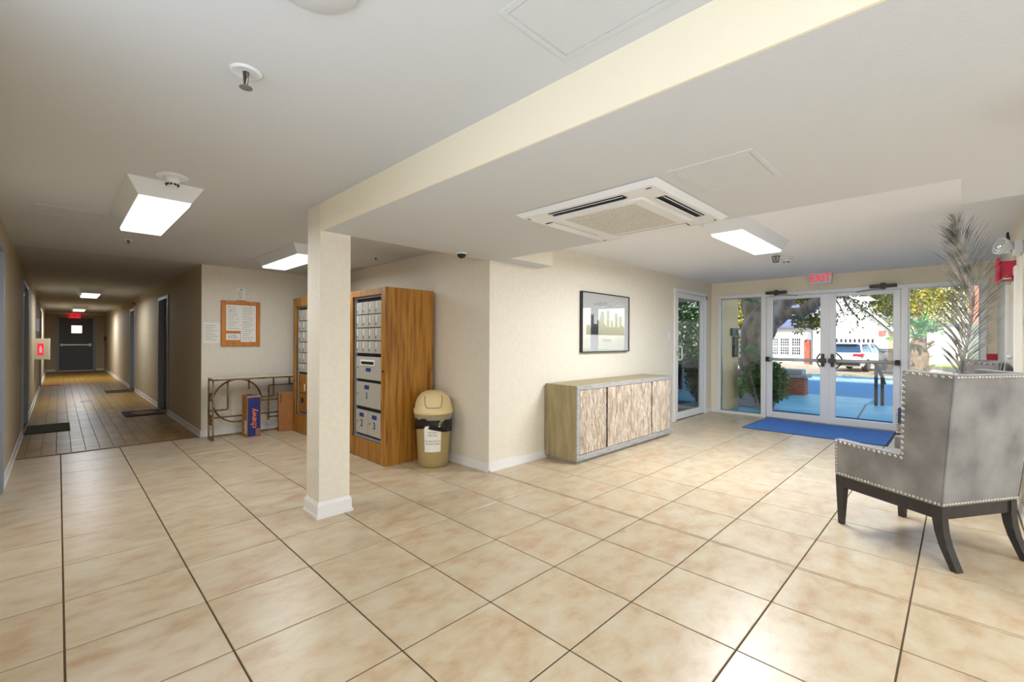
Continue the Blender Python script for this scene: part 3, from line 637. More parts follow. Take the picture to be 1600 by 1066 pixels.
cabinet('oak mailbox cabinet half hidden left of the column', 6.03, 6.93, 1.925, .26, 1.80,
        [(1.60, 1.75, 4, 'm'), (1.45, 1.59, 4, 'm'), (1.30, 1.44, 4, 'm'), (1.15, 1.29, 4, 'm'), (1.0, 1.14, 4, 'm'), (.87, .99, 4, 'm'), (.575, .84, 2, 'w'), (.30, .565, 2, 'w')])

# ================================================================== TRASH CAN
t = thing('trash_can', 'beige round trash can with domed cream lid beside the mailbox cabinet', 'trash can', (2.82, 4.02, 0))
obj('barrel', MB().lathe([(.145, 0), (.158, .012), (.160, .05), (.186, .52), (.19, .53), (.18, .53), (.15, .05)], 40), M['trash'], t, smooth=True)
fa0 = math.atan2(-4.02, -2.82); lm = MB(); n = 48; vs = []; prof = [(.19, .50), (.197, .47), (.199, .40), (.198, .0)]
for i, z in enumerate((.545, .50, .455, None)):
    for k in range(n):
        a = 2*pi*k/n
        zz = z if z is not None else .375-.03*sin(a-fa0-.9)-.008*sin(3*a)
        rr = .19+.012*sin(i*1.3+a*2)*.5+.004*sin(9*a+i)
        vs.append((rr*cos(a), rr*sin(a), zz))
fs = [(i*n+k, i*n+(k+1) % n, (i+1)*n+(k+1) % n, (i+1)*n+k) for i in range(3) for k in range(n)]
lm.add(vs, fs); o = obj('bin_liner', lm, M['bag'], t, smooth=True); sm = o.modifiers.new('s', 'SOLIDIFY'); sm.thickness = .004
obj('liner_rim', MB().lathe([(.192, .50), (.20, .53), (.198, .56), (.19, .56)], 40, cap=False), M['bagclear'], t, smooth=True)
obj('lid', MB().lathe([(.200, .555), (.208, .562), (.208, .60), (.196, .612), (.190, .66), (.168, .72), (.130, .765), (.08, .79), (.02, .797)], 48), M['lid'], t, smooth=True)
# swing flap as a raised outline following the dome, facing the camera
fa = math.atan2(-4.02, -2.82)
def dome(az, el):
    # radius profile by height
    pr = [(.60, .206), (.612, .196), (.66, .190), (.72, .168), (.765, .130), (.79, .08), (.797, .02)]
    z = .60+el*(.792-.60)
    for (z0, r0), (z1, r1) in zip(pr, pr[1:]):
        if z <= z1: r = r0+(r1-r0)*(z-z0)/(z1-z0); break
    return Vector(((r+.003)*cos(az), (r+.003)*sin(az), z))
pts = []
for k in range(25):
    s = -1+2*k/24; pts.append(dome(fa+.62*s/(1)*(1 if abs(s) < .6 else 1), .16+.62*max(0, (abs(s)-.55)/.45)**1.3))
obj('flap_seam', MB().tube(pts, .0028, 5), M['darksteel'], t)
sg = MB(); pv = []
for i in range(2):
    for k in range(9):
        a = fa-.62+1.0*k/8; z = (.17, .44)[i]; r = .160+(.186-.160)*(z-.05)/.47+.003; pv.append((r*cos(a+.08), r*sin(a+.08), z))
sg.add(pv, [(k, k+1, 9+k+1, 9+k) for k in range(8)]); o = obj('paper_notice', sg, M['paper'], t); o.modifiers.new('s', 'SOLIDIFY').thickness = .001; o['label'] = 'white paper notice taped on the barrel'
for k, (ln, z) in enumerate((('For Junk', .375), ('Mail Only', .345), ('Do Not Use For', .285), ('Personal Trash', .257))):
    a = fa-.04; rr = .160+.026*(z-.05)/.47+.006
    B = basis((rr*cos(a), rr*sin(a), z), (-sin(a), cos(a), 0), (0, 0, 1))
    me = text('printed_words', ln, .0245, B, M['ink'], o, .0003)
    me.data.transform(Matrix.Identity(4))
    for v_ in me.data.vertices:
        aa = math.atan2(v_.co.y, v_.co.x); d_ = (v_.co.x*cos(a)+v_.co.y*sin(a)); tn = (-v_.co.x*sin(a)+v_.co.y*cos(a)); aa = a+tn/rr; v_.co.x = rr*cos(aa); v_.co.y = rr*sin(aa)

# ================================================================== SIDEBOARD
t = thing('sideboard', 'low grey-washed sideboard with four rough woven-look doors against the long wall', 'sideboard', (5.0, 3.14, 0))
x0, x1, y0, y1, zt = -1.11, 1.12, -.22, .225, .845
obj('plinth', MB().box(x0+.03, x1-.03, y0+.03, y1-.02, 0, .035), M['console'], t)
obj('side_panel', MB().box(x0, x0+.045, y0+.006, y1, .035, zt-.04), M['consoleside'], t, bevel=.003)
obj('side_panel', MB().box(x1-.045, x1, y0+.006, y1, .035, zt-.04), M['consoleside'], t, bevel=.003)
obj('top_panel', MB().box(x0, x1, y0+.006, y1, zt-.045, zt), M['consoleside'], t, bevel=.003)
obj('back_panel', MB().box(x0+.045, x1-.045, y1-.02, y1-.005, .035, zt-.045), M['gap'], t)
obj('front_frame', MB().box(x0, x0+.05, y0-.006, y0+.012, .035, zt).box(x1-.05, x1, y0-.006, y0+.012, .035, zt).box(x0+.05, x1-.05, y0-.006, y0+.012, zt-.05, zt).box(x0+.05, x1-.05, y0-.006, y0+.012, .035, .095), M['console'], t, bevel=.002)
obj('inner_panel', MB().box(x0+.05, x1-.05, y0+.03, y0+.04, .095, zt-.05), M['gap'], t)
wd = (x1-x0-.1)/4
for k in range(4):
    a = x0+.05+k*wd; gl = .006+(.010 if k % 2 == 1 else 0); gr = .006+(.010 if k % 2 == 0 else 0)
    d = obj('door', MB().box(a+gl, a+wd-gr, y0+.004, y0+.03, .097, zt-.052), M['gap'], t)
    rods = MB(); x = a+gl; rnd = random.Random(k); z_a, z_b = .099, zt-.054
    while x < a+wd-gr-.004:
        wv = rnd.uniform(.010, .015); z = z_a
        while z < z_b:
            hh = min(rnd.uniform(.05, .13), z_b-z); dy = rnd.uniform(0, .008); x_b = min(x+wv, a+wd-gr)
            rods.add([(x, y0+.004, z), (x_b, y0+.004, z), (x_b-.001, y0-.002-dy, z+.004), (x+.001, y0-.002-dy, z+.004), (x, y0+.004, z+hh), (x_b, y0+.004, z+hh), (x_b-.003, y0-.001-dy*.3, z+hh-.002), (x+.003, y0-.001-dy*.3, z+hh-.002)],
                     [(0, 1, 2, 3), (3, 2, 6, 7), (2, 1, 5, 6), (0, 3, 7, 4), (7, 6, 5, 4)])
            z += hh
        x += wv
    q = obj('carved_bark_strips', rods, M['rod'], d); q['kind'] = 'stuff'

# ================================================================== PICTURE
t = thing('framed_picture', 'framed skyline print under reflective glass above the sideboard', 'picture', (5.12, YC, 1.57))
w2, h2, dp = .56, .385, .045
obj('frame', MB().box(-w2, -w2+.012, -dp, 0, -h2, h2).box(w2-.012, w2, -dp, 0, -h2, h2).box(-w2+.012, w2-.012, -dp, 0, h2-.012, h2).box(-w2+.012, w2-.012, -dp, 0, -h2, -h2+.012), M['legs'], t, bevel=.002)
obj('backing_sheet', MB().box(-w2+.012, w2-.012, -.030, -.005, -h2+.012, h2-.012), mat('print_paper', s2l(216, 217, 218), .7), t)
sk = MB(); y_ = -.032
def bar(a, b, z0, z1): sk.box(a, b, y_, -.030, z0, z1)
for a, b, z1 in ((-.36, -.30, .10), (-.22, -.16, .03), (-.16, -.13, .10), (-.13, -.06, .15), (-.06, -.02, -.02), (.0, .06, .17), (.10, .15, .04), (.2, .27, .14), (.31, .37, .10), (.37, .42, -.02), (-.44, -.38, -.03), (-.30, -.22, -.02)): bar(a, b, -.15, z1)
bar(-.46, .44, -.16, -.05)
obj('skyline_print', sk, mat('charcoal_print', s2l(62, 58, 62), .8), t)
text('print_title', 'T A M P A', .05, basis((0, -.0315, -.235), (1, 0, 0), (0, 0, 1)), M['ink'], t, .0005)
obj('glass', MB().box(-w2+.012, w2-.012, -.040, -.038, -h2+.012, h2-.012), M['picglass'], t)
t = thing('light_switch', 'white light switch on the wall by the tinted glass door', 'switch', (6.98, YC, 1.42))
obj('plate', MB().box(-.06, .06, -.006, 0, -.06, .06), M['plastic'], t, bevel=.003); obj('rocker', MB().box(-.018, .018, -.012, -.006, -.03, .03), M['white'], t, bevel=.002)

# ================================================================== BULLETIN BOARD + NOTICES
t = thing('bulletin_board', 'orange oak framed bulletin board pinned with papers', 'bulletin board', (1.828, YB-.004, 1.553))
w2, h2 = .243, .318
obj('frame', MB().box(-w2, -w2+.055, -.03, 0, -h2, h2).box(w2-.045, w2, -.03, 0, -h2, h2).box(-w2+.055, w2-.045, -.03, 0, h2-.045, h2).box(-w2+.055, w2-.045, -.03, 0, -h2, -h2+.05), M['boardwood'], t, bevel=.004)
obj('cork_panel', MB().box(-w2+.055, w2-.045, -.012, 0, -h2+.05, h2-.045), M['boardwood'], t)
def lines(mb, x0, x1, z0, z1, n, y, rnd):
    for k in range(n):
        z = z1-(z1-z0)*(k+.5)/n; mb.box(x0, x0+(x1-x0)*rnd.uniform(.55, 1), y-.0006, y, z-.002, z+.002)
rnd = random.Random(3)
for a, b, c_, d, nl in ((-.183, -.002, -.105, .262, 11), (-.002, .19, -.262, .262, 17), (-.183, -.01, -.235, -.145, 4)):
    pz = obj('pinned_sheet', MB().box(a, b, -.0145, -.012, c_, d), M['paper'], t)
    lm = MB(); lines(lm, a+.02, b-.02, c_+.02, d-.02, nl, -.0145, rnd); obj('printed_lines', lm, M['ink'] if nl > 5 else M['ink'], pz)
for a, b in ((-.15, .24), (.12, .25), (-.05, .06), (.05, .02), (-.09, -.17), (.12, -.25), (-.13, .18)):
    obj('push_pin', MB().lathe([(.004, 0), (.006, .006), (.003, .01)], 8, Matrix.Translation((a, -.0145, b)) @ Matrix.Rotation(pi/2, 4, 'X')), M['darksteel'], t)
def notice(label, x0, x1, z0, z1, n, head=False):
    t = thing('paper_notice', label, 'notice', ((x0+x1)/2, YB-.004, (z0+z1)/2)); a, b = (x1-x0)/2, (z1-z0)/2
    obj('sheet', MB().box(-a, a, -.0025, 0, -b, b), M['paper'], t)
    lm = MB(); rr = random.Random(n); lines(lm, -a*.82, a*.82, -b*.8, b*(.5 if head else .8), n, -.0025, rr)
    if head: lm.add([(-.02, -.0031, b*.66), (.02, -.0031, b*.66), (0, -.0031, b*.88)], [(0, 1, 2)])
    obj('printed_lines', lm, M['ink'], t)
notice('small white printed notice directly above the bulletin board', 1.775, 1.885, 1.875, 2.06, 7, True)
notice('white printed notice taped left of the bulletin board', 1.385, 1.58, 1.275, 1.56, 9)
t = thing('board_clip', 'small wooden clip rail on top of the bulletin board', 'clip', (1.83, YB-.004, 1.8725)); obj('clip', MB().box(-.055, .055, -.02, 0, -.0015, .014), M['boardwood'], t)

# ================================================================== METAL CONSOLE FRAME
t = thing('metal_console_table', 'antique gold metal console table frame with circles and squares under the bulletin board', 'console table', (1.42, 7.04, 0))
def bars(name, segs, w_=.010, parent=t, closed=False):
    mb = MB()
    for a, b in segs: mb.tube([a, b], w_*1.35, 4)
    return obj(name, mb, M['brass'], parent)
Yb, Yf = .155, -.085; L_ = 1.5; ZT = .80
obj('tabletop', MB().box(-.01, L_, Yf-.01, Yb+.01, ZT, ZT+.012), mat('pale_glass_top', s2l(205, 198, 176), .25), t, bevel=.002)
bars('top_rail', [((0, Yb, ZT-.012), (L_, Yb, ZT-.012)), ((0, Yf, ZT-.012), (L_, Yf, ZT-.012)), ((0, Yf, ZT-.012), (0, Yb, ZT-.012))])
for y in (Yf, Yb): bars('leg', [((0, y, 0), (0, y, ZT-.02))])
bars('bottom_rail', [((0, Yb, .012), (L_, Yb, .012)), ((0, Yf, .012), (0, Yb, .012))])
bars('middle_rail', [((0, Yb, .26), (L_, Yb, .26))])
zc, rc = .475, .295
for (cx, cz, r) in ((.34, zc, rc), (1.22, .36, .12)):
    obj('ring', MB().tube([(cx+r*cos(2*pi*k/40), Yb, cz+r*sin(2*pi*k/40)) for k in range(40)], .012, 6, closed=True), M['brass'], t)
obj('end_oval', MB().tube([(0, (Yf+Yb)/2+.12*cos(2*pi*k/28), .42+.19*sin(2*pi*k/28)) for k in range(28)], .011, 6, closed=True), M['brass'], t)
bars('end_crossbar', [((0, Yf+.03, .52), (0, Yb-.03, .52)), ((0, Yf+.04, .31), (0, Yb-.04, .31)), ((0, Yf, .2), (0, Yb, .2))])
bars('square_bar', [((.22, Yb, ZT), (.22, Yb, .36)), ((.22, Yb, .36), (.0, Yb, .36)), ((.48, Yb, ZT), (.48, Yb, .62)),
                    ((.80, Yb, ZT), (.80, Yb, .50)), ((.80, Yb, .50), (.62, Yb, .50)), ((1.02, Yb, ZT), (1.02, Yb, .67)),
                    ((.735, Yb, .66), (1.16, Yb, .66)), ((.735, Yb, .66), (.735, Yb, .16)), ((.735, Yb, .2), (1.0, Yb, .2)), ((.6, Yb, .45), (1.0, Yb, .45)), ((1.16, Yb, .66), (1.16, Yb, .4))])
# parcels
t = thing('cardboard_box', 'tall narrow cardboard box with a navy printed side standing under the console table', 'box', (1.875, 6.98, 0), rotz=R(2))
obj('carton', MB().box(-.085, .085, -.105, .11, 0, .56), M['card'], t, bevel=.002)
q = obj('navy_panel', MB().box(-.078, .078, -.1065, -.105, .006, .535), M['navy'], t); q['label'] = 'navy printed side panel'
B = basis((-.004, -.1072, .25), (0, 0, 1), (-1, 0, 0)); text('printed_logo', 'chewy', .105, B, M['orange'], q, .0004, bold=.002)
q = obj('barcode_patch', MB().box(.02, .072, -.1075, -.1065, .01, .11), mat('tan_patch', s2l(150, 110, 90), .7), t)
obj('shipping_label', MB().box(-.0862, -.085, -.08, -.01, .04, .22), M['paper'], t)
q = obj('open_flaps', MB().box(-.07, .07, -.09, .0, .56, .562).box(-.05, .02, -.07, .09, .562, .564), M['navy'], t)
t = thing('cardboard_carton', 'flat brown cardboard carton leaning beside the left mailbox cabinet', 'box', (2.345, 7.0, 0), rotz=R(-8))
TL = Matrix.Rotation(R(-5), 4, 'X')
obj('carton', MB().box(-.11, .11, -.02, .05, .002, .56, TL), M['card2'], t, bevel=.002)
lm = MB()
for k in range(6): lm.box(-.085, -.07, -.0212, -.02, .54-k*.022-.014, .54-k*.022, TL)
obj('printed_marks', lm, M['black'], t)

# ================================================================== HALLWAY ITEMS
def matthing(label, x0, x1, y0, y1, ma, cat='mat', h=.012, name='door_mat', oval=None):
    t = thing(name, label, cat, ((x0+x1)/2, (y0+y1)/2, 0)); a, b = (x1-x0)/2, (y1-y0)/2
    obj('pile', MB().frust((-a, a, -b, b), .0005, (-a+.006, a-.006, -b+.006, b-.006), h), ma, t, bevel=.003)
    if oval: obj('oval_pattern', MB().lathe([(1, h), (1, h+.001)], 24, Matrix.Diagonal((a*.6, b*.6, 1, 1))), oval, t)
    return t
matthing('dark green door mat by the left hallway door', XL+.02, .13, 9.15, 9.98, mat('green_mat', s2l(48, 58, 24), .95, var=s2l(70, 66, 34), vscale=12, bump=.6))
matthing('black door mat with tan oval by the nearest right hallway door', .80, XC-.02, 10.05, 10.75, mat('black_mat', s2l(44, 36, 24), .9, bump=.5), oval=mat('tan_oval', s2l(150, 110, 50), .9))
matthing('thin brown door mat by the second right hallway door', .82, XC-.02, 14.7, 15.45, mat('brown_mat', s2l(92, 78, 40), .95, bump=.5))
matthing('small orange brown mat far along the left hallway wall', XL+.02, .06, 18.1, 19.0, mat('orange_mat', s2l(170, 92, 36), .95, bump=.5))
t = thing('floor_plate', 'small dark floor plate in the middle of the hallway', 'floor plate', (.42, 13.2, 0)); obj('plate', MB().box(-.09, .09, -.12, .12, 0, .003), M['darksteel'], t)
t = thing('extinguisher_cabinet', 'cream fire extinguisher cabinet with a red sign on the left hallway wall', 'extinguisher cabinet', (XL, 13.75, 1.1))
obj('box', MB().box(0, .20, -.2, .25, -.21, .22), mat('cream_enamel', s2l(222, 214, 180), .5), t, bevel=.004)
obj('door_edge', MB().box(.20, .225, -.2, .25, -.22, .23), M['cream'], t)
q = obj('red_sign', MB().box(.045, .135, -.203, -.2, -.12, .12), M['sred'], t)
obj('extinguisher_symbol', MB().lathe([(.02, -.07), (.02, .03), (.008, .05), (.006, .07)], 10, Matrix.Translation((.09, -.2035, 0)) @ Matrix.Diagonal((1, .02, 1, 1))), M['paper'], q)
t = thing('emergency_light', 'twin-head emergency light above the second right hallway door', 'emergency light', (XC, 14.5, 2.16))
obj('box', MB().box(-.06, 0, -.1, .1, -.05, .05), M['cream'], t, bevel=.004)
for y in (-.12, .12): obj('lamp_head', MB().lathe([(.02, 0), (.045, .05), (.047, .06)], 14, Matrix.Translation((-.08, y, 0)) @ Matrix.Rotation(pi/2*(1 if y > 0 else 1), 4, 'X')), M['brass'], t)
t = thing('wall_sconce_plate', 'small dark wall device at the far right end of the hallway', 'wall device', (XC, 24.5, 1.35)); obj('device', MB().box(-.08, 0, -.06, .06, -.12, .06), M['black'], t)
t = thing('thermostat', 'small grey device on the left hallway wall above the extinguisher cabinet', 'wall device', (XL, 14.6, 1.62)); obj('device', MB().box(0, .05, -.15, .15, -.14, .14), M['greyframe'], t)

# ================================================================== ENTRANCE ITEMS
t = thing('entrance_rug', 'blue ribbed entrance rug lying inside the glass doors', 'rug', (8.05, 1.55, 0))
obj('rubber_base', MB().frust((-.63, .60, -.90, .86), .0005, (-.625, .595, -.895, .855), .006), M['rubber'], t)
mb = MB(); n = 60
for k in range(n):
    y0_ = -.87+k*(1.70/n); mb.box(-.60, .57, y0_, y0_+1.70/n*.72, .006, .012)
q = obj('carpet_ribs', mb, M['bluemat'], t); q['kind'] = 'stuff'
obj('carpet', MB().box(-.605, .575, -.875, .835, .005, .0085), M['bluemat'], t)
# right wall devices
t = thing('fire_alarm_horn', 'dark red fire alarm horn box high on the right wall', 'fire alarm', (6.05, YR, 1.99))
obj('back_box', MB().box(-.03, .17, 0, .10, -.085, .085), M['red'], t, bevel=.004)
obj('face_plate', MB().box(-.05, .19, .10, .125, -.105, .115), M['red'], t, bevel=.004)
obj('label_strip', MB().box(-.032, -.03, .03, .08, -.08, -.07), M['paper'], t)
t = thing('emergency_light', 'white emergency light with round lamp heads high on the right wall', 'emergency light', (5.47, YR, 2.105))
obj('box', MB().box(-.12, .12, 0, .05, -.05, .05), M['plastic'], t, bevel=.01)
for x in (-.05, .12):
    q = obj('lamp_head', MB().lathe([(.02, 0), (.035, .03), (.052, .075), (.054, .10), (.05, .10)], 20, Matrix.Translation((x, .055, .0)) @ Matrix.Rotation(R(-70), 4, 'X') @ Matrix.Rotation(R(-38), 4, 'Y')), M['plastic'], t, smooth=True)
    obj('lens', MB().lathe([(.047, .096), (.044, .104), (.02, .112)], 20, Matrix.Translation((x, .055, .0)) @ Matrix.Rotation(R(-70), 4, 'X') @ Matrix.Rotation(R(-38), 4, 'Y')), mat('chrome_lens', s2l(210, 214, 216), .15, metal=.8), t, smooth=True)
for x in (.16, .24): obj('antenna', MB().tube([(x, .06, .05), (x+.05, .07, .17)], .007, 6), M['black'], t)
t = thing('pull_station', 'small bright red fire pull box low beside the right sidelight', 'fire alarm', (XF, -.305, 1.14))
obj('box', MB().box(-.05, 0, -.05, .045, -.05, .045), M['red'], t, bevel=.003)

# ================================================================== ARMCHAIRS
def armchair(label, loc, rotz):
    t = thing('armchair', label, 'armchair', loc, rotz, group='grey velvet nailhead armchairs')
    hw = .315; zb, za, zt = .352, .612, 1.145; th = .07
    def side(sx):
        # polygon in (y,z); the back edge reclines
        pts = [(-.325, zb), (.365, zb), (.368, za+.005), (-.085, za), (-.095, za+.03), (-.118, zt+.012), (-.405, zt)]
        xo = lambda z: hw+.03*max(0, (z-.5))/.64
        return MB().prism(pts, lambda y, z: (sx*xo(z), y, z), lambda y, z: (sx*(xo(z)-th), y, z))
    for sx in (-1, 1):
        o = obj('side_panel', side(sx), M['velvet'], t, bevel=.010, seg=3)
    obj('backrest', MB().prism([(-.326, zb), (-.245, zb), (-.30, zt-.004), (-.406, zt)], lambda y, z: (-(hw-.004+.03*max(0, z-.5)/.64), y, z), lambda y, z: (hw-.004+.03*max(0, z-.5)/.64, y, z)), M['velvet'], t, bevel=.010, seg=3)
    obj('seat_base', MB().box(-hw+th, hw-th, -.24, .355, zb, .44), M['velvet'], t, bevel=.012)
    obj('seat_cushion', MB().box(-hw+th+.004, hw-th-.004, -.235, .36, .442, .53), M['velvet'], t, bevel=.03, seg=3)
    for s_ in (-1, 1): obj('back_seam', MB().tube([(s_*(hw+.001), -.327, zb+.01), (s_*(hw+.031), -.408, zt-.01)], .004, 6), M['velvet'], t, smooth=True)
    # nail heads
    nm = MB()
    def nail(p, nrm):
        q = Vector(nrm).to_track_quat('Z', 'Y').to_matrix().to_4x4(); q.translation = Vector(p)
        nm.lathe([(.0105, 0), (.009, .0035), (.005, .006), (.0004, .007)], 8, q, cap=False)
    def run(a, b, nrm, step=.0235):
        a, b = Vector(a), Vector(b); n = max(1, int((b-a).length/step))
        for k in range(n+1): nail(a.lerp(b, k/n), nrm)
    xo = lambda z: hw+.03*max(0, (z-.5))/.64
    for sx in (-1, 1):
        P2 = lambda y, z: (sx*(xo(z)+.0005), y, z)
        N = (sx, 0, 0)
        run(P2(-.31, zb+.016), P2(.35, zb+.016), N); run(P2(.352, zb+.04), P2(.352, za-.03), N)
        run(P2(.35, za-.014), P2(-.10, za-.020), N, .034); run(P2(-.106, za+.01), P2(-.134, zt-.02), N, .034); run(P2(-.15, zt-.008), P2(-.385, zt-.016), N, .034)
    run((-hw+.01, -.3285, zb+.016), (hw-.01, -.3285, zb+.016), (0, -1, 0)); run((-hw, -.404, zt-.016), (hw, -.404, zt-.016), (0, -1, .1), .027)
    run((-hw+.02, .3665, zb+.016), (hw-.02, .3665, zb+.016), (0, 1, 0))
    q = obj('nailhead_trim', nm, M['nail'], t, smooth=True); q['kind'] = 'stuff'
    # base frame
    zr = .275
    obj('base_rail', MB().box(-hw+.005, hw-.005, -.315, -.285, zr, zb).box(-hw+.005, -hw+.035, -.285, .33, zr, zb).box(hw-.035, hw-.005, -.285, .33, zr, zb).box(-hw+.035, hw-.035, .30, .33, zr, zb), M['legs'], t, bevel=.002)
    for sx in (-1, 1):
        mb = MB(); a, b = sx*(hw-.055), sx*(hw-.003); lo, hi = min(a, b), max(a, b)
        mb.frust((lo+.012 if sx > 0 else lo+.012, hi-.0 if sx > 0 else hi-.012, .315, .350), 0, (lo, hi, .295, .362), zb); obj('leg', mb, M['legs'], t, bevel=.002)
        mb = MB(); prof = [(0, -.402, .036), (.06, -.377, .04), (.13, -.350, .045), (.20, -.333, .05), (.27, -.325, .055), (zb, -.325, .058)]
        vs = []
        for z, y, wd in prof: vs += [(lo, y, z), (hi, y, z), (hi, y+wd, z), (lo, y+wd, z)]
        fs = [(0, 3, 2, 1), tuple(range(len(vs)-4, len(vs)))]
        for i in range(len(prof)-1):
            for k in range(4): fs.append((i*4+k, i*4+(k+1) % 4, i*4+4+(k+1) % 4, i*4+4+k))
        mb.add(vs, fs); obj('leg', mb, M['legs'], t, bevel=.002)
    for sx in (-1, 1): obj('glide', MB().lathe([(.014, -.0), (.014, .004)], 10, Matrix.Translation((sx*(hw-.03), .333, -.0))), M['nail'], t)
    return t
ch = armchair('nearest grey velvet armchair seen from behind at the right edge', (4.105, .18, .0), R(-32))
ch2 = copy_tree(ch); ch2.location = (6.60, .10, 0); ch2.rotation_euler = (0, 0, R(-4)); ch2['label'] = 'farther grey velvet armchair mostly hidden behind the nearer one'
# side table, vase, palm
t = thing('side_table', 'small round dark side table between the two armchairs', 'table', (5.22, .0, 0))
obj('tabletop', MB().lathe([(.20, .56), (.205, .57), (.205, .58), (.20, .585)], 32), M['legs'], t, smooth=False)
obj('pedestal', MB().lathe([(.15, 0), (.15, .015), (.03, .04), (.022, .3), (.03, .56)], 20), M['legs'], t, smooth=True)
t = thing('vase', 'tall grey vase holding the dried palm frond', 'vase', (5.19, -.005, .586))
obj('body', MB().lathe([(.06, 0), (.085, .03), (.095, .16), (.07, .34), (.04, .46), (.045, .50), (.035, .50), (.03, .44), (.05, .3), (.05, .05), (.001, .04)], 28, cap=False), mat('grey_glaze', s2l(120, 118, 126), .3), t, smooth=True)
t = thing('dried_palm_frond', 'tall dried grey palm frond standing in the vase behind the armchair', 'palm frond', (5.19, -.005, 1.0))
# rachis in the plane facing the camera: s = toward image right, z up
Rv = Vector((rgt.x, rgt.y, 0)); Fv = Vector((fwd.x, fwd.y, 0))
def rach(u):
    z = u*1.335; s = -.02+.10*sin(pi*min(u/.75, 1)*.60)-.24*max(0, u-.5)**1.5*2.2
    return Rv*s + Vector((0, 0, z)) - Fv*.06*u
obj('midrib', MB().tube([rach(k/24) for k in range(25)], [.012*(1-k/27)+.0015 for k in range(25)], 6), M['dust'], t, smooth=True)
rnd = random.Random(11)
lw_ = []
for i in range(92):
    u = .05+.95*i/91; L_ = (.20+.20*sin(pi*min(1, u*1.0+.03))**.7 if u < .97 else .2)*(1 if u < .82 else 1-.6*(u-.82)/.18)*rnd.uniform(.8, 1.12)
    for sgn in (-1, 1):
        b = rach(u); tg = (rach(min(1, u+.02))-rach(max(0, u-.02))).normalized()
        out = (Rv*sgn + Fv*rnd.uniform(-.5, .5)).normalized(); k_ = .9+.75*u
        d = (out*1.0 + tg*k_ + Vector((0, 0, .1))).normalized()
        tip = b + d*L_ + Vector((0, 0, -L_*.06))+Rv*rnd.uniform(-.012, .012); mid = b+d*L_*.5+Vector((0, 0, L_*.03))
        wv = (Fv*.6+tg*.6).normalized().cross(d).normalized()*rnd.uniform(.0045, .008)
        th_ = d.cross(wv).normalized()*.0015
        vs = [b-wv*.5, b+wv*.5, mid+wv, mid-wv, tip, b+th_, mid+th_*1.5]
        obj('leaflet', MB().add(vs, [(0, 1, 6, 5)[:3], (0, 1, 2, 3), (3, 2, 4), (0, 5, 6, 3), (5, 1, 2, 6), (3, 6, 4), (6, 2, 4)]), M['dust'], t)
t = thing('striped_throw', 'brown white and navy striped throw hanging over the farther armchair arm', 'throw', (6.60, .10, 0), R(-4))
cols = [s2l(232, 228, 220), s2l(178, 124, 80), s2l(232, 228, 220), s2l(40, 52, 92), s2l(232, 228, 220), s2l(40, 52, 92)]
for k, cc in enumerate(cols):
    y_0 = .13+k*.036
    obj('stripe', MB().box(-.331, -.321, y_0, y_0+.036, .47, .622).box(-.331, -.235, y_0, y_0+.036, .620, .628).box(-.243, -.237, y_0, y_0+.036, .54, .621), mat('throw_stripe', cc, .9), t)

# ================================================================== OUTSIDE
GZ = -.02
struct('patio', MB().box(XF+.1, 12.35, -6, 3.55, -.5, -.012).box(12.35, 13.6, 1.45, 3.3, -.5, -.012), M['patio'], 'patio slab outside the entrance doors, coloured blue for skylit shade', 'patio')
struct('patio_joint', MB().add([(9.2, 1.25, -.0115), (9.23, 1.22, -.0115), (12.3, 1.42, -.0115), (12.3, 1.46, -.0115)], [(0, 1, 2, 3)]), M['iron'], 'dark joint line across the patio slab', 'patio')
t = thing('outdoor_mat', 'dark navy strip mat outside along the glass entrance', 'mat', (9.50, 1.58, -.012)); obj('mat', MB().box(-.40, .36, -1.3, 1.0, 0.001, .008), M['rubber'], t, bevel=.002)
struct('street', MB().box(12.35, 26.5, -40, 60, -.6, -.31), M['asphalt'], 'asphalt street beyond the patio, coloured blue for skylit shade', 'street')
struct('ground', MB().box(-40, 90, -60, 90, -.9, -.62).box(26.5, 80, -40, 60, -.62, -.30), M['grass'], 'lawn ground beyond the street', 'ground')
struct('far_sidewalk', MB().box(22.2, 24.6, -40, 60, -.31, -.27), M['walk'], 'pale sidewalk strip across the street', 'sidewalk')
struct('driveway', MB().box(26.6, 38, -.5, 12, -.30, -.26), M['drive'], 'tan driveway in front of the white house', 'driveway')
struct('garden_bed', MB().box(XF+.1, 13.2, 3.3, 9, -.5, -.03).box(9.9, 13.1, 3.0, 3.6, -.05, .0), M['soil'], 'soil garden bed beside the entrance', 'garden bed')
# building mass above and beside the entrance
struct('wall_outer_facade', MB().box(XF+.0, XF+.3, -22, 26, H3+.12, 11).box(XF+.15, XF+.3, -22, YR-.3, -.5, H3+.12).box(XF+.1, XF+.3, YC+.2, 26, -.5, H3+.12).box(-16, XF, -22, 26, H3+.15, 11), M['porch'], 'upper facade of the apartment building over the lobby', 'wall')
struct('wall_porch', MB().box(XF+.08, 9.86, 3.27, 3.55, -.1, 3.2), M['porch'], 'short cream porch wall outside the left sidelight', 'wall')
t = thing('intercom', 'black door intercom with keypad on the porch wall', 'intercom', (9.62, 3.27, 1.35))
obj('speaker_box', MB().box(-.22, .14, -.05, 0, .1, .25), M['black'], t, bevel=.006); obj('round_camera', MB().lathe([(.05, 0), (.05, .03), (.03, .035)], 16, Matrix.Translation((.10, -.05, .175)) @ Matrix.Rotation(pi/2, 4, 'X')), M['paper'], t)
obj('handset_panel', MB().box(-.1, .06, -.06, 0, -.33, .08), M['black'], t, bevel=.006)
t = thing('outlet_box', 'cream electrical box on the end of the porch wall', 'box', (9.86, 3.33, 1.2)); obj('box', MB().box(0, .09, -.08, .08, -.2, .2), M['lid'], t, bevel=.006)
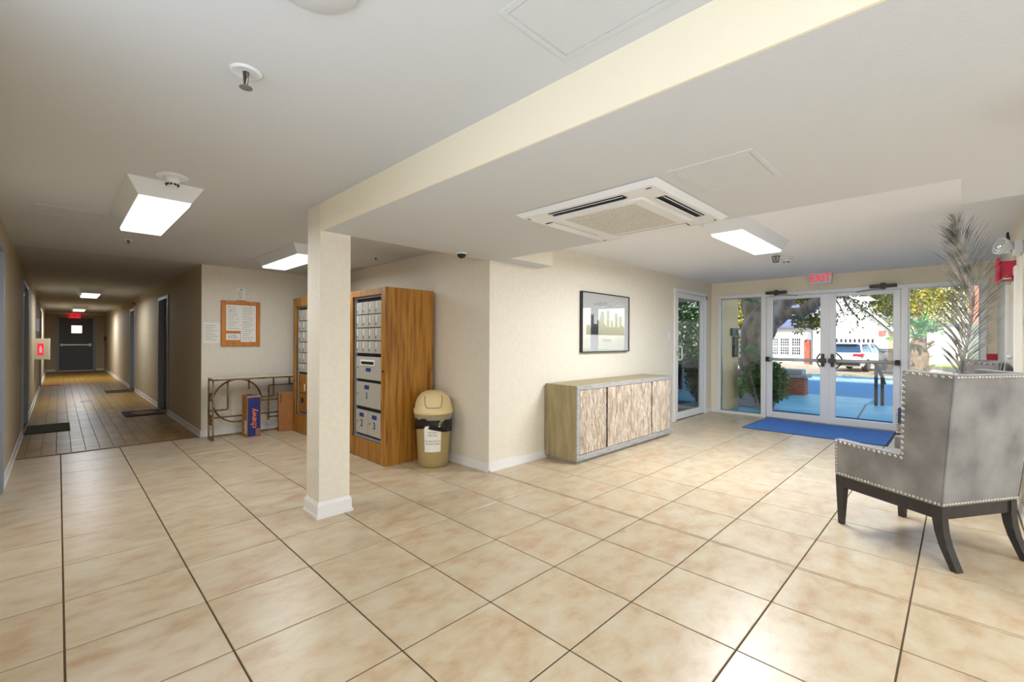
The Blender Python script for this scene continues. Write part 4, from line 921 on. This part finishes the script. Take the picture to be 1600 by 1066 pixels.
for z in (-.1, .02, .12): obj('outlet', MB().box(.02, .07, -.084, -.08, z-.02, z+.02), M['black'], t)

def leaves(name, blobs, n, size, ma, parent, seed, flat=.5, label=None):
    """n bent leaf blades (4 triangles) scattered in ellipsoid blobs (c, (rx,ry,rz))"""
    rnd = random.Random(seed); mb = MB(); tot = sum(b[1][0]*b[1][1]*b[1][2] for b in blobs)
    for c_, r_ in blobs:
        k = int(n*r_[0]*r_[1]*r_[2]/tot)
        for _ in range(k):
            while True:
                p = Vector((rnd.uniform(-1, 1), rnd.uniform(-1, 1), rnd.uniform(-1, 1)))
                if .25 < p.length < 1: break
            p = Vector((p.x*r_[0], p.y*r_[1], p.z*r_[2]))+Vector(c_)
            d = Vector((rnd.uniform(-1, 1), rnd.uniform(-1, 1), rnd.uniform(-1, .5))).normalized(); s = d.cross(Vector((rnd.uniform(-1, 1), rnd.uniform(-1, 1), 1))).normalized()
            L = size*rnd.uniform(.7, 1.3); W = L*.28; nn = d.cross(s)*L*.10
            mb.add([p, p+d*L*.45+s*W, p+d*L, p+d*L*.45-s*W, p+d*L*.45+nn], [(0, 1, 4), (1, 2, 4), (2, 3, 4), (3, 0, 4)])
    o = obj(name, mb, ma, parent); o['kind'] = 'stuff'; return o
# shrub by the doors
t = thing('shrub', 'dark leafy shrub with bare stems growing just outside the left door', 'shrub', (9.93, 2.78, -.02))
st = MB(); rnd = random.Random(4)
for k in range(9):
    a = rnd.uniform(0, 2*pi); b = Vector((.12*cos(a), .12*sin(a), 0)); st.tube([b, b+Vector((.1*cos(a), .1*sin(a), .35)), b+Vector((.22*cos(a), .22*sin(a), .75))], [.03, .022, .012], 6)
obj('stem', st, M['bark'], t)
leaves('foliage', [((0, 0, .72), (.38, .38, .28)), ((.1, -.22, .5), (.24, .2, .34)), ((-.05, .2, .55), (.25, .24, .3)), ((0, -.02, .33), (.2, .2, .3))], 2700, .085, M['leafb'], t, 1)
t = thing('fern_clump', 'bright green fern clump low behind the porch wall', 'fern', (11.3, 3.68, 0))
fm_ = MB(); rnd = random.Random(8)
for k in range(46):
    a = rnd.uniform(0, 2*pi); L = rnd.uniform(.35, .6); d = Vector((cos(a), sin(a), 0)); s = Vector((-sin(a), cos(a), 0))*.03
    p = [Vector((0, 0, 0))+d*L*u+Vector((0, 0, .75*L*math.sin(u*2.2)*1.1)) for u in (0, .3, .6, 1)]
    fm_.add([p[0]-s, p[0]+s, p[1]+s*1.6, p[1]-s*1.6, p[2]+s*1.3, p[2]-s*1.3, p[3]], [(0, 1, 2, 3), (3, 2, 4, 5), (5, 4, 6)])
q = obj('fronds', fm_, M['leafc'], t); q['kind'] = 'stuff'
# palm sprouts in front of the oak trunk
def fan(label, c, n, L, seed, droop=.5, dirx=None, ma='palmleaf', name='palm_sprout'):
    t = thing(name, label, 'palm', c); rnd = random.Random(seed)
    for k in range(n):
        a = rnd.uniform(0, 2*pi) if dirx is None else dirx+rnd.uniform(-.9, .9); el = rnd.uniform(-.1, 1.0); d = Vector((cos(a)*cos(el), sin(a)*cos(el), sin(el)))
        mb = MB(); side = d.cross(Vector((0, 0, 1))).normalized()
        ctr = lambda u: d*L*u+Vector((0, 0, -droop*L*u*u))
        mb.tube([ctr(u/6) for u in range(7)], [.008]*6+[.002], 4)
        for j in range(12):
            u = .15+.8*j/11
            for s_ in (-1, 1):
                b = ctr(u); tp = b+(side*s_*.8+d*.7).normalized()*L*.30*(1-.4*u)+Vector((0, 0, -.06*L)); wv = d*.014
                mb.add([b-wv, b+wv, (b+tp)/2+wv, (b+tp)/2-wv, tp], [(0, 1, 2, 3), (3, 2, 4)])
        obj('frond', mb, M[ma], t)
    return t
# big oak
t = thing('oak_tree', 'large grey-barked oak with a thick forked trunk outside the left door', 'tree', (13.4, 5.0, -.3))
def W(px, py, d):   # picture point at depth d from the camera, in world space (used only to lay out the far planting plan)
    l = (px-807.75)/704.07*d; return Vector((cos(PHI)*d+sin(PHI)*l, sin(PHI)*d-cos(PHI)*l, CZ+(534.5-py)/704.07*d))
oak = t
for o_ in (fan('green palm sprout leaning across the oak trunk at mid height', tuple(W(1166, 551, 11.0)), 9, .46, 5, .6, dirx=-.75), fan('teal green palm sprout high in front of the oak trunk', tuple(W(1163, 470, 11.0)), 10, .5, 6, .5, dirx=-.75)): o_['category'] = 'palm frond'
t = oak
o0 = Vector(t.location)
def limb(pts, rs, par, nm='limb'):
    P3 = [Vector(p)-o0 for p in pts]
    # smooth catmull
    out, ro = [], []
    for i in range(len(P3)-1):
        p0 = P3[max(0, i-1)]; p1 = P3[i]; p2 = P3[i+1]; p3 = P3[min(len(P3)-1, i+2)]
        for k in range(5):
            u = k/5; out.append(.5*((2*p1)+(-p0+p2)*u+(2*p0-5*p1+4*p2-p3)*u*u+(-p0+3*p1-3*p2+p3)*u**3)); ro.append(rs[i]*(1-u)+rs[i+1]*u)
    out.append(P3[-1]); ro.append(rs[-1]); ro = [r*(1+.06*sin(5*i)) for i, r in enumerate(ro)]
    return obj(nm, MB().tube(out, ro, 14), M['bark'], par, smooth=True)
D = 12.4
limb([(13.05, 4.85, -.3), W(1176, 590, D), W(1178, 545, D), W(1190, 505, D), W(1212, 480, D), W(1232, 458, D), W(1246, 432, D), W(1265, 380, D-.5)], [.62, .42, .40, .42, .33, .24, .22, .15], t, 'trunk')
limb([W(1180, 540, D), W(1178, 500, D+.2), W(1172, 470, D+.3), W(1180, 440, D+.4), W(1190, 380, D+.5)], [.30, .26, .24, .2, .12], t)
limb([W(1198, 510, D), W(1225, 492, D-.3), W(1250, 489, D-.6), W(1272, 474, D-.9), W(1296, 459, D-1.1), W(1330, 440, D-1.3), W(1365, 438, D-1.5)], [.26, .17, .15, .14, .11, .09, .05], t)
limb([W(1206, 492, D), W(1212, 462, D+.4), W(1202, 430, D+.6)], [.18, .14, .09], t)
limb([W(1330, 440, D-1.3), W(1318, 462, D-1.2), W(1328, 482, D-1.1), W(1344, 500, D-1)], [.05, .03, .02, .008], t, 'twig')
for (a, b, c_) in (((1300, 462), (1312, 478), (1320, 497)), ((1340, 442), (1350, 462), (1352, 476)), ((1365, 438), (1385, 455), (1396, 478)), ((1272, 472), (1280, 486), (1276, 500))):
    limb([W(*a, D-1.2), W(*b, D-1.2), W(*c_, D-1.2)], [.03, .015, .006], t, 'twig')
def lb(px, py, d, r, rz=None): return (tuple(W(px, py, d)-o0), (r, r, rz or r))
leaves('foliage', [lb(1252, 452, 14.5, .75, .5), lb(1285, 450, 14, .7, .4), lb(1260, 503, 14.4, .42, .22), lb(1286, 497, 14.2, .4, .45), lb(1248, 518, 14.3, .16, .10)], 5200, .11, M['leafa'], t, 21)
leaves('foliage', [lb(1326, 470, 11.3, .45, .3), lb(1318, 492, 11.2, .32, .2), lb(1338, 512, 11.2, .22, .12), lb(1346, 488, 11.3, .25, .25), lb(1312, 450, 11.5, .5, .2)], 520, .075, M['leafa'], t, 22)
leaves('foliage', [lb(1355, 452, 14, .7, .42), lb(1388, 458, 13.5, .6, .6), lb(1372, 478, 14, .5, .35), lb(1400, 492, 13.5, .35, .45)], 1500, .10, M['leafa'], t, 23)
leaves('foliage', [((2, 0, 7), (5, 6, 1.6))], 5200, .26, M['leafa'], t, 24)
# leafy trees farther off
def tree(label, px, d, ptop, pcen, rr, n, sz, ma, seed, group='leafy trees beyond the street'):
    b = W(px, 560, d); t = thing('leafy_tree', label, 'tree', (b.x, b.y, -.3), group=group); c0 = W(px, pcen, d)-Vector(t.location)
    obj('trunk', MB().tube([(0, 0, 0), (.05, 0, c0.z*.5), (0, .05, c0.z)], [.3, .24, .1], 10), M['bark'], t, smooth=True)
    leaves('foliage', [((c0.x, c0.y, c0.z), rr), ((c0.x+rr[0]*.5, c0.y-rr[1]*.6, c0.z+rr[2]*.4), (rr[0]*.6, rr[1]*.6, rr[2]*.6)), ((c0.x-rr[0]*.3, c0.y+rr[1]*.6, c0.z-rr[2]*.3), (rr[0]*.6, rr[1]*.6, rr[2]*.6))], n, sz, M[ma], t, seed); return t
tree('leafy tree seen through the top of the right sidelight', 1440, 28, 0, 468, (2.2, 2.2, 2.0), 5200, .2, 'leafa', 31)
tree('leafy tree behind the dried palm frond in the right sidelight', 1490, 46, 0, 468, (3.8, 3.8, 3.8), 3600, .24, 'leafa', 32)
tree('leafy tree seen through the left sidelight behind the oak', 1160, 30, 0, 500, (1.7, 1.7, 2.4), 4200, .3, 'leafa', 33)
tree('leafy tree behind the white gabled garage', 1368, 52, 0, 455, (5.2, 5.2, 4), 5200, .5, 'leafa', 34)
tree('leafy tree behind the white house roof', 1255, 66, 0, 458, (8, 9, 5), 6000, .5, 'leafa', 35)
tree('dark bushy tree near the street, out of direct view but mirrored in the tinted door', 1797, 15.3, 0, 474, (3.2, 3.2, 3.0), 6000, .26, 'leafb', 36)
# squat palm across the street
b = W(1433, 580, 20); t = thing('palm_tree', 'squat palm tree with shaggy boots seen through the right sidelight', 'tree', (b.x, b.y, -.3))
obj('trunk', MB().lathe([(.34, 0), (.38, .5), (.42, 1.1), (.30, 1.5), (.1, 1.9)], 16), M['palmboot'], t, smooth=True)
rnd = random.Random(5)
for k in range(40):
    a = rnd.uniform(0, 2*pi); z = rnd.uniform(.3, 1.6); d = Vector((cos(a), sin(a), .9)).normalized(); p = Vector((.36*cos(a), .36*sin(a), z))
    obj('boot', MB().tube([p, p+d*.14, p+d*.26+Vector((.05*cos(a), .05*sin(a), 0))], [.05, .04, .015], 5), M['palmboot'], t)
for k in range(26):
    a = 2*pi*k/26+rnd.uniform(-.1, .1); el = rnd.uniform(.0, 1.3); L = rnd.uniform(1.0, 1.5); d = Vector((cos(a)*cos(el), sin(a)*cos(el), sin(el))); sdv = d.cross(Vector((0, 0, 1))).normalized() if el < 1.25 else Vector((1, 0, 0))
    c0 = Vector((0, 0, 1.8)); hub = c0+d*L*.5; mb = MB().tube([c0, hub], .02, 4)
    for j in range(13):
        an = -1.2+2.4*j/12; dd = (d*cos(an)+sdv*sin(an)); tp = hub+dd*L*.55+Vector((0, 0, -.22*L*(.4+abs(an)*.4))); wv = dd.cross(Vector((0, 0, 1))).normalized()*.035
        mb.add([hub, hub+dd*L*.25+wv, hub+dd*L*.25-wv, tp], [(0, 1, 2), (1, 3, 2)])
    obj('fan_leaf', mb, M['palmleaf'] if k % 3 else M['leafc'], t)
# brick pillar with stone cap
t = thing('brick_wall_end', 'low red brick garden wall with thick grey stone caps', 'garden wall', (13.3, 2.98, -.03))
obj('core', MB().box(-.17, .17, -.17, .5, 0, .44), M['grout'], t)
bl, bh = .19, .062; z = .004; k = 0
bm_ = {}
def brick(x0_, x1_, y0_, y1_, z_):
    key = (round(x1_-x0_, 3), round(y1_-y0_, 3))
    if key not in bm_:
        me = MB().cbox((0, 0, 0), (x1_-x0_, y1_-y0_, bh)).mesh('brick'); me.materials.append(M['brick']); bm_[key] = me
    o = bpy.data.objects.new('brick', bm_[key]); COL.objects.link(o); o.parent = t; o.location = ((x0_+x1_)/2, (y0_+y1_)/2, z_+bh/2)
while z+bh < .45:
    off = -.095 if k % 2 else 0
    y_ = -.19+off
    while y_ < .48:
        a, b = max(y_, -.19), min(y_+bl, .5)
        if b-a > .03: brick(-.20, -.165, a, b, z)
        y_ += bl+.01
    for x_ in ((-.16, .02), (.03, .2)) if k % 2 else ((-.16, -.07), (-.06, .12), (.13, .2)): brick(x_[0], x_[1], -.205, -.17, z)
    z += bh+.01; k += 1
obj('cap_stone', MB().box(-.27, .27, -.28, .55, .45, .53), M['stone'], t, bevel=.015)
obj('cap_stone', MB().box(-.22, .22, -.16, .5, .53, .66), M['stone'], t, bevel=.03)
# handrail
t = thing('handrail', 'dark metal handrail post at the patio steps', 'handrail', (12.2, 1.22, -.012))
for (x_, y_) in ((0, .045), (.1, -.05)): obj('post', MB().tube([(x_, y_, -.12 if x_ else 0), (x_, y_, .86 if x_ == 0 else .62)], .04, 4), M['iron'], t)
obj('rail', MB().tube([(-.12, .09, .93), (0, .045, .88), (.1, -.05, .60), (.14, -.08, .45)], .035, 6), M['iron'], t)
# steps
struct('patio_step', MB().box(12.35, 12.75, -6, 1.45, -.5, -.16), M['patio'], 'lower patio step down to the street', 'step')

# white house
HX = 38.0
def HY(px): # y on the plane X=HX seen at picture column px
    r = fwd + rgt*((px-807.75)/704.07); return r.y/r.x*HX
def HZ(py, px):
    r = fwd + rgt*((px-807.75)/704.07); dd = HX/r.x; return CZ+((532.25+.0051*(px-807.75))-py)/704.07*dd
t = thing('house', 'white house with gridded windows and a gabled garage across the street', 'house', (HX, 8, -.3))
yl, ym, yr_ = HY(1140), HY(1268), HY(1384)
eave = HZ(513, 1230)
P_(MB().box(HX, HX+8, ym, yl, -.3, eave), 'front_wall', M['siding'], t)
P_(MB().box(HX-.4, HX+8.4, ym-.2, yl+.4, eave, eave+.12).add([(HX-.4, ym-.2, eave+.12), (HX-.4, yl+.4, eave+.12), (HX+4, yl+.4, eave+2.0), (HX+4, ym-.2, eave+2.0), (HX+8.4, ym-.2, eave+.12), (HX+8.4, yl+.4, eave+.12)], [(0, 1, 2, 3), (3, 2, 5, 4), (0, 3, 4), (1, 5, 2)]), 'roof', M['roof'], t)
for k, (a, b) in enumerate(((1206, 1216), (1220, 1233), (1238, 1251))):
    ya_, yb_ = HY(b), HY(a); z0_, z1_ = HZ(554, 1230), HZ(529, 1230)
    wf = P_(MB().box(HX-.06, HX-.0, ya_-.1, ya_, z0_-.1, z1_+.1).box(HX-.06, HX, yb_, yb_+.1, z0_-.1, z1_+.1).box(HX-.06, HX, ya_, yb_, z1_, z1_+.1).box(HX-.08, HX, ya_, yb_, z0_-.12, z0_), 'window', M['siding'], t)
    q = P_(MB().box(HX-.03, HX-.01, ya_, yb_, z0_, z1_), 'pane', M['winblue'], t); q.parent = wf; q.location = (0, 0, 0)
    mm = MB()
    for j in range(1, 4): yy = ya_+(yb_-ya_)*j/4; mm.box(HX-.05, HX-.03, yy-.013, yy+.013, z0_, z1_)
    for j in range(1, 6): zz = z0_+(z1_-z0_)*j/6; wz = .013 if j != 3 else .05; mm.box(HX-.055, HX-.03, ya_, yb_, zz-wz, zz+wz)
    q = P_(mm, 'muntins', M['siding'], t); q.parent = wf
# brick pier, gable garage
P_(MB().box(HX-.12, HX+.1, HY(1267), HY(1257), -.3, HZ(531, 1262)), 'brick_pier', M['brick'], t)
GX = HX-1.6
def GY(px): r = fwd+rgt*((px-807.75)/704.07); return r.y/r.x*GX
def GZ_(py, px):
    r = fwd+rgt*((px-807.75)/704.07); dd = GX/r.x; return CZ+((532.25+.0051*(px-807.75))-py)/704.07*dd
g0_, g1_ = GY(1388), GY(1270); ap = (GY(1318), GZ_(458, 1318)); ze = GZ_(517, 1388); zl = GZ_(500, 1270)
P_(MB().prism([(g0_, -.3), (g1_, -.3), (g1_, zl), ap, (g0_, ze)], lambda y, z: (GX, y, z), lambda y, z: (GX+9, y, z)), 'garage_gable', M['siding'], t)
P_(MB().prism([(g0_-.3, ze-.12), (ap[0], ap[1]+.1), (ap[0], ap[1]+.28), (g0_-.3, ze+.06)], lambda y, z: (GX-.4, y, z), lambda y, z: (GX+9, y, z)).prism([(g1_+.2, zl-.08), (ap[0], ap[1]+.1), (ap[0], ap[1]+.28), (g1_+.2, zl+.1)], lambda y, z: (GX-.4, y, z), lambda y, z: (GX+9, y, z)), 'gable_roof', M['siding'], t)
gd = P_(MB().box(GX-.03, GX, GY(1368), GY(1300), -.26, GZ_(526, 1335)), 'garage_door', M['siding'], t, bevel=.01)
sm_ = MB()
for k in range(1, 4): zz = -.26+(GZ_(526, 1335)+.26)*k/4; sm_.box(GX-.036, GX-.03, GY(1368), GY(1300), zz-.012, zz+.012)
q = P_(sm_, 'panel_joints', M['greyframe'], t); q.parent = gd
for k in range(9):
    yy = GY(1306+k*7); q = P_(MB().box(GX-.045, GX-.03, yy-.11, yy+.0, GZ_(536, 1335), GZ_(530, 1335)), 'garage_lite', M['winblue'], t); q.parent = gd
P_(MB().box(GX-.04, GX, GY(1308), GY(1306), GZ_(538, 1307), GZ_(529, 1307)), 'wall_lamp', M['iron'], t)
P_(MB().box(GX-.06, GX, GY(1384), GY(1373), GZ_(525, 1378), GZ_(517, 1378)), 'brick_panel', M['brick'], t)
t = thing('side_gate', 'tan timber gate beside the white garage', 'gate', (GX, GY(1396), -.3))
P_(MB().box(GX, GX+.1, GY(1406), GY(1403), -.3, GZ_(515, 1396)).box(GX, GX+.1, GY(1392), GY(1389.5), -.3, GZ_(515, 1396)).box(GX, GX+.1, GY(1401), GY(1392), GZ_(518, 1396), GZ_(515, 1396)), 'gate_frame', M['tan'], t)
P_(MB().box(GX+.02, GX+.08, GY(1401), GY(1392), -.2, GZ_(518, 1396)), 'board_panel', M['tan'], t)
# iron fence
A = W(1374, 590, 23); Bp = W(1421, 592, 21.8); t = thing('iron_fence', 'black iron picket fence beside the driveway', 'fence', (A.x, A.y, -.3))
dv = Vector((Bp.x-A.x, Bp.y-A.y, 0)); n = 24
for k in range(n+1):
    p = dv*(k/n); obj('picket', MB().box(p.x-.018, p.x+.018, p.y-.018, p.y+.018, 0, 1.32), M['iron'], t)
for zz in (.12, 1.16, 1.27): obj('rail', MB().tube([(0, 0, zz), (dv.x, dv.y, zz)], .025, 4), M['iron'], t)
# neighbouring buildings on the right
b = W(1472, 560, 34); t = thing('white_building', 'plain white building behind the palm in the right sidelight', 'building', (b.x, b.y, -.3))
obj('wall', MB().box(0, 8, -3.2, 2.4, 0, 2.9), M['siding'], t); obj('roof', MB().box(-.3, 8.3, -3.5, 2.7, 2.9, 3.05), M['roof'], t)
b = W(1548, 560, 22); t = thing('brick_building', 'salmon brick building with a grey base at the right edge of the sidelight', 'building', (b.x, b.y, -.3))
obj('upper_wall', MB().box(0, 1.5, -3, .75, 2.6, 7), mat('salmon_brick', s2l(206, 124, 100), .85), t); obj('base_wall', MB().box(-.05, 1.5, -3, .8, 0, 2.6), mat('grey_stucco', s2l(130, 136, 126), .85), t)
b = W(1422, 580, 24.5); t = thing('stucco_post', 'tall pale stucco post left of the squat palm', 'post', (b.x, b.y, -.3)); obj('shaft', MB().frust((-.16, .16, -.22, .22), 0, (-.12, .12, -.15, .15), 2.7), M['pink'], t); obj('cap', MB().box(-.16, .16, -.2, .2, 2.7, 2.8), M['pink'], t)
# parked car
def car(loc, rz):
    t = thing('parked_car', 'white sport utility car parked in the driveway, seen from behind', 'car', loc, rz)
    # local: +x forward; sections (x, half width, z bottom, z belt)
    secs = [(-2.25, .74, .42, .88), (-2.2, .84, .30, 1.02), (-1.9, .90, .28, 1.06), (-.8, .92, .26, 1.04), (.6, .92, .26, 1.0), (1.4, .90, .28, .96), (2.0, .84, .32, .84), (2.25, .70, .42, .68)]
    vs, fs = [], []
    for x, hw, zb, zt in secs:
        for y, z in ((-hw*.92, zb), (-hw, zb+.18), (-hw*1.0, zt-.14), (-hw*.93, zt), (hw*.93, zt), (hw, zt-.14), (hw, zb+.18), (hw*.92, zb)): vs.append((x, y, z))
    for i in range(len(secs)-1):
        for k in range(8): fs.append((i*8+k, i*8+(k+1) % 8, i*8+8+(k+1) % 8, i*8+8+k))
    fs += [tuple(range(8))[::-1], tuple(range((len(secs)-1)*8, len(secs)*8))]
    obj('body', MB().add(vs, fs), M['carwhite'], t, bevel=.05, smooth=True)
    g = [(-2.08, .80, 1.04), (-1.75, .68, 1.50), (-1.2, .68, 1.60), (.1, .66, 1.58), (.55, .64, 1.50), (1.25, .78, 1.0)]
    vs, fs = [], []
    for x, hw, z in g: vs += [(x, -hw, z), (x, hw, z), (x if z < 1.2 else x, -.86, 1.0), (x, .86, 1.0)]
    gl = MB(); gl.add([(-2.1, -.82, 1.02), (-2.1, .82, 1.02), (1.25, .80, 1.0), (1.25, -.80, 1.0), (-1.72, -.66, 1.5), (-1.72, .66, 1.5), (.5, .64, 1.5), (.5, -.64, 1.5)], [(0, 3, 2, 1), (4, 5, 6, 7), (0, 1, 5, 4), (1, 2, 6, 5), (2, 3, 7, 6), (3, 0, 4, 7)])
    obj('windows', gl, M['carglass'], t, bevel=.03)
    obj('roof', MB().frust((-1.86, .56, -.69, .69), 1.47, (-1.5, .3, -.60, .60), 1.58), M['carwhite'], t, bevel=.05, seg=3)
    for x0_, x1_ in (((-2.12, -1.72), (-1.95, -1.62)), ((-.45, -.45), (-.36, -.40)), ((1.3, .56), (1.18, .46))):
        for s in (-1, 1): obj('pillar', MB().tube([((x0_[0]+x1_[0])/2, s*.835, 1.0), ((x0_[1]+x1_[1])/2, s*.665, 1.5)], .05, 4), M['carwhite'], t)
    obj('rear_spoiler', MB().box(-2.0, -1.7, -.6, .6, 1.50, 1.55), M['carwhite'], t, bevel=.02)
    for s in (-1, 1):
        obj('tail_lamp', MB().box(-2.24, -1.95, s*.90-.05 if s > 0 else -.93, s*.90+.03 if s > 0 else -.85, .84, 1.0).box(-2.27, -2.18, min(s*.5, s*.86), max(s*.5, s*.86), .84, .98), M['tail'], t, bevel=.02)
        obj('mirror', MB().box(.62, .78, min(s*.92, s*1.08), max(s*.92, s*1.08), 1.0, 1.14), M['iron'], t, bevel=.03)
    obj('bumper', MB().box(-2.32, -2.1, -.82, .82, .36, .56), M['black'], t, bevel=.04); obj('number_plate', MB().box(-2.285, -2.24, -.26, .26, .66, .80), M['paper'], t)
    for x in (-1.38, 1.35):
        for s in (-1, 1):
            w_ = obj('wheel', MB().lathe([(.18, -.11), (.33, -.11), (.355, -.07), (.355, .07), (.33, .11), (.18, .11)], 28, Matrix.Translation((x, s*.82, .355)) @ Matrix.Rotation(pi/2, 4, 'X')), M['tyre'], t, smooth=False)
            rim = MB().lathe([(.05, .0), (.06, .012)], 12, Matrix.Translation((x, s*.935, .355)) @ Matrix.Rotation(pi/2, 4, 'X'))
            for k in range(5):
                a = 2*pi*k/5; rim.tube([(x, s*.935, .355), (x+.22*cos(a), s*.935, .355+.22*sin(a))], .025, 4)
            rim.tube([(x+.225*cos(2*pi*k/20), s*.93, .355+.225*sin(2*pi*k/20)) for k in range(20)], .018, 4, closed=True)
            obj('rim', rim, M['steel'], w_)
    return t
car((31.9, 4.15, -.262), R(-10))
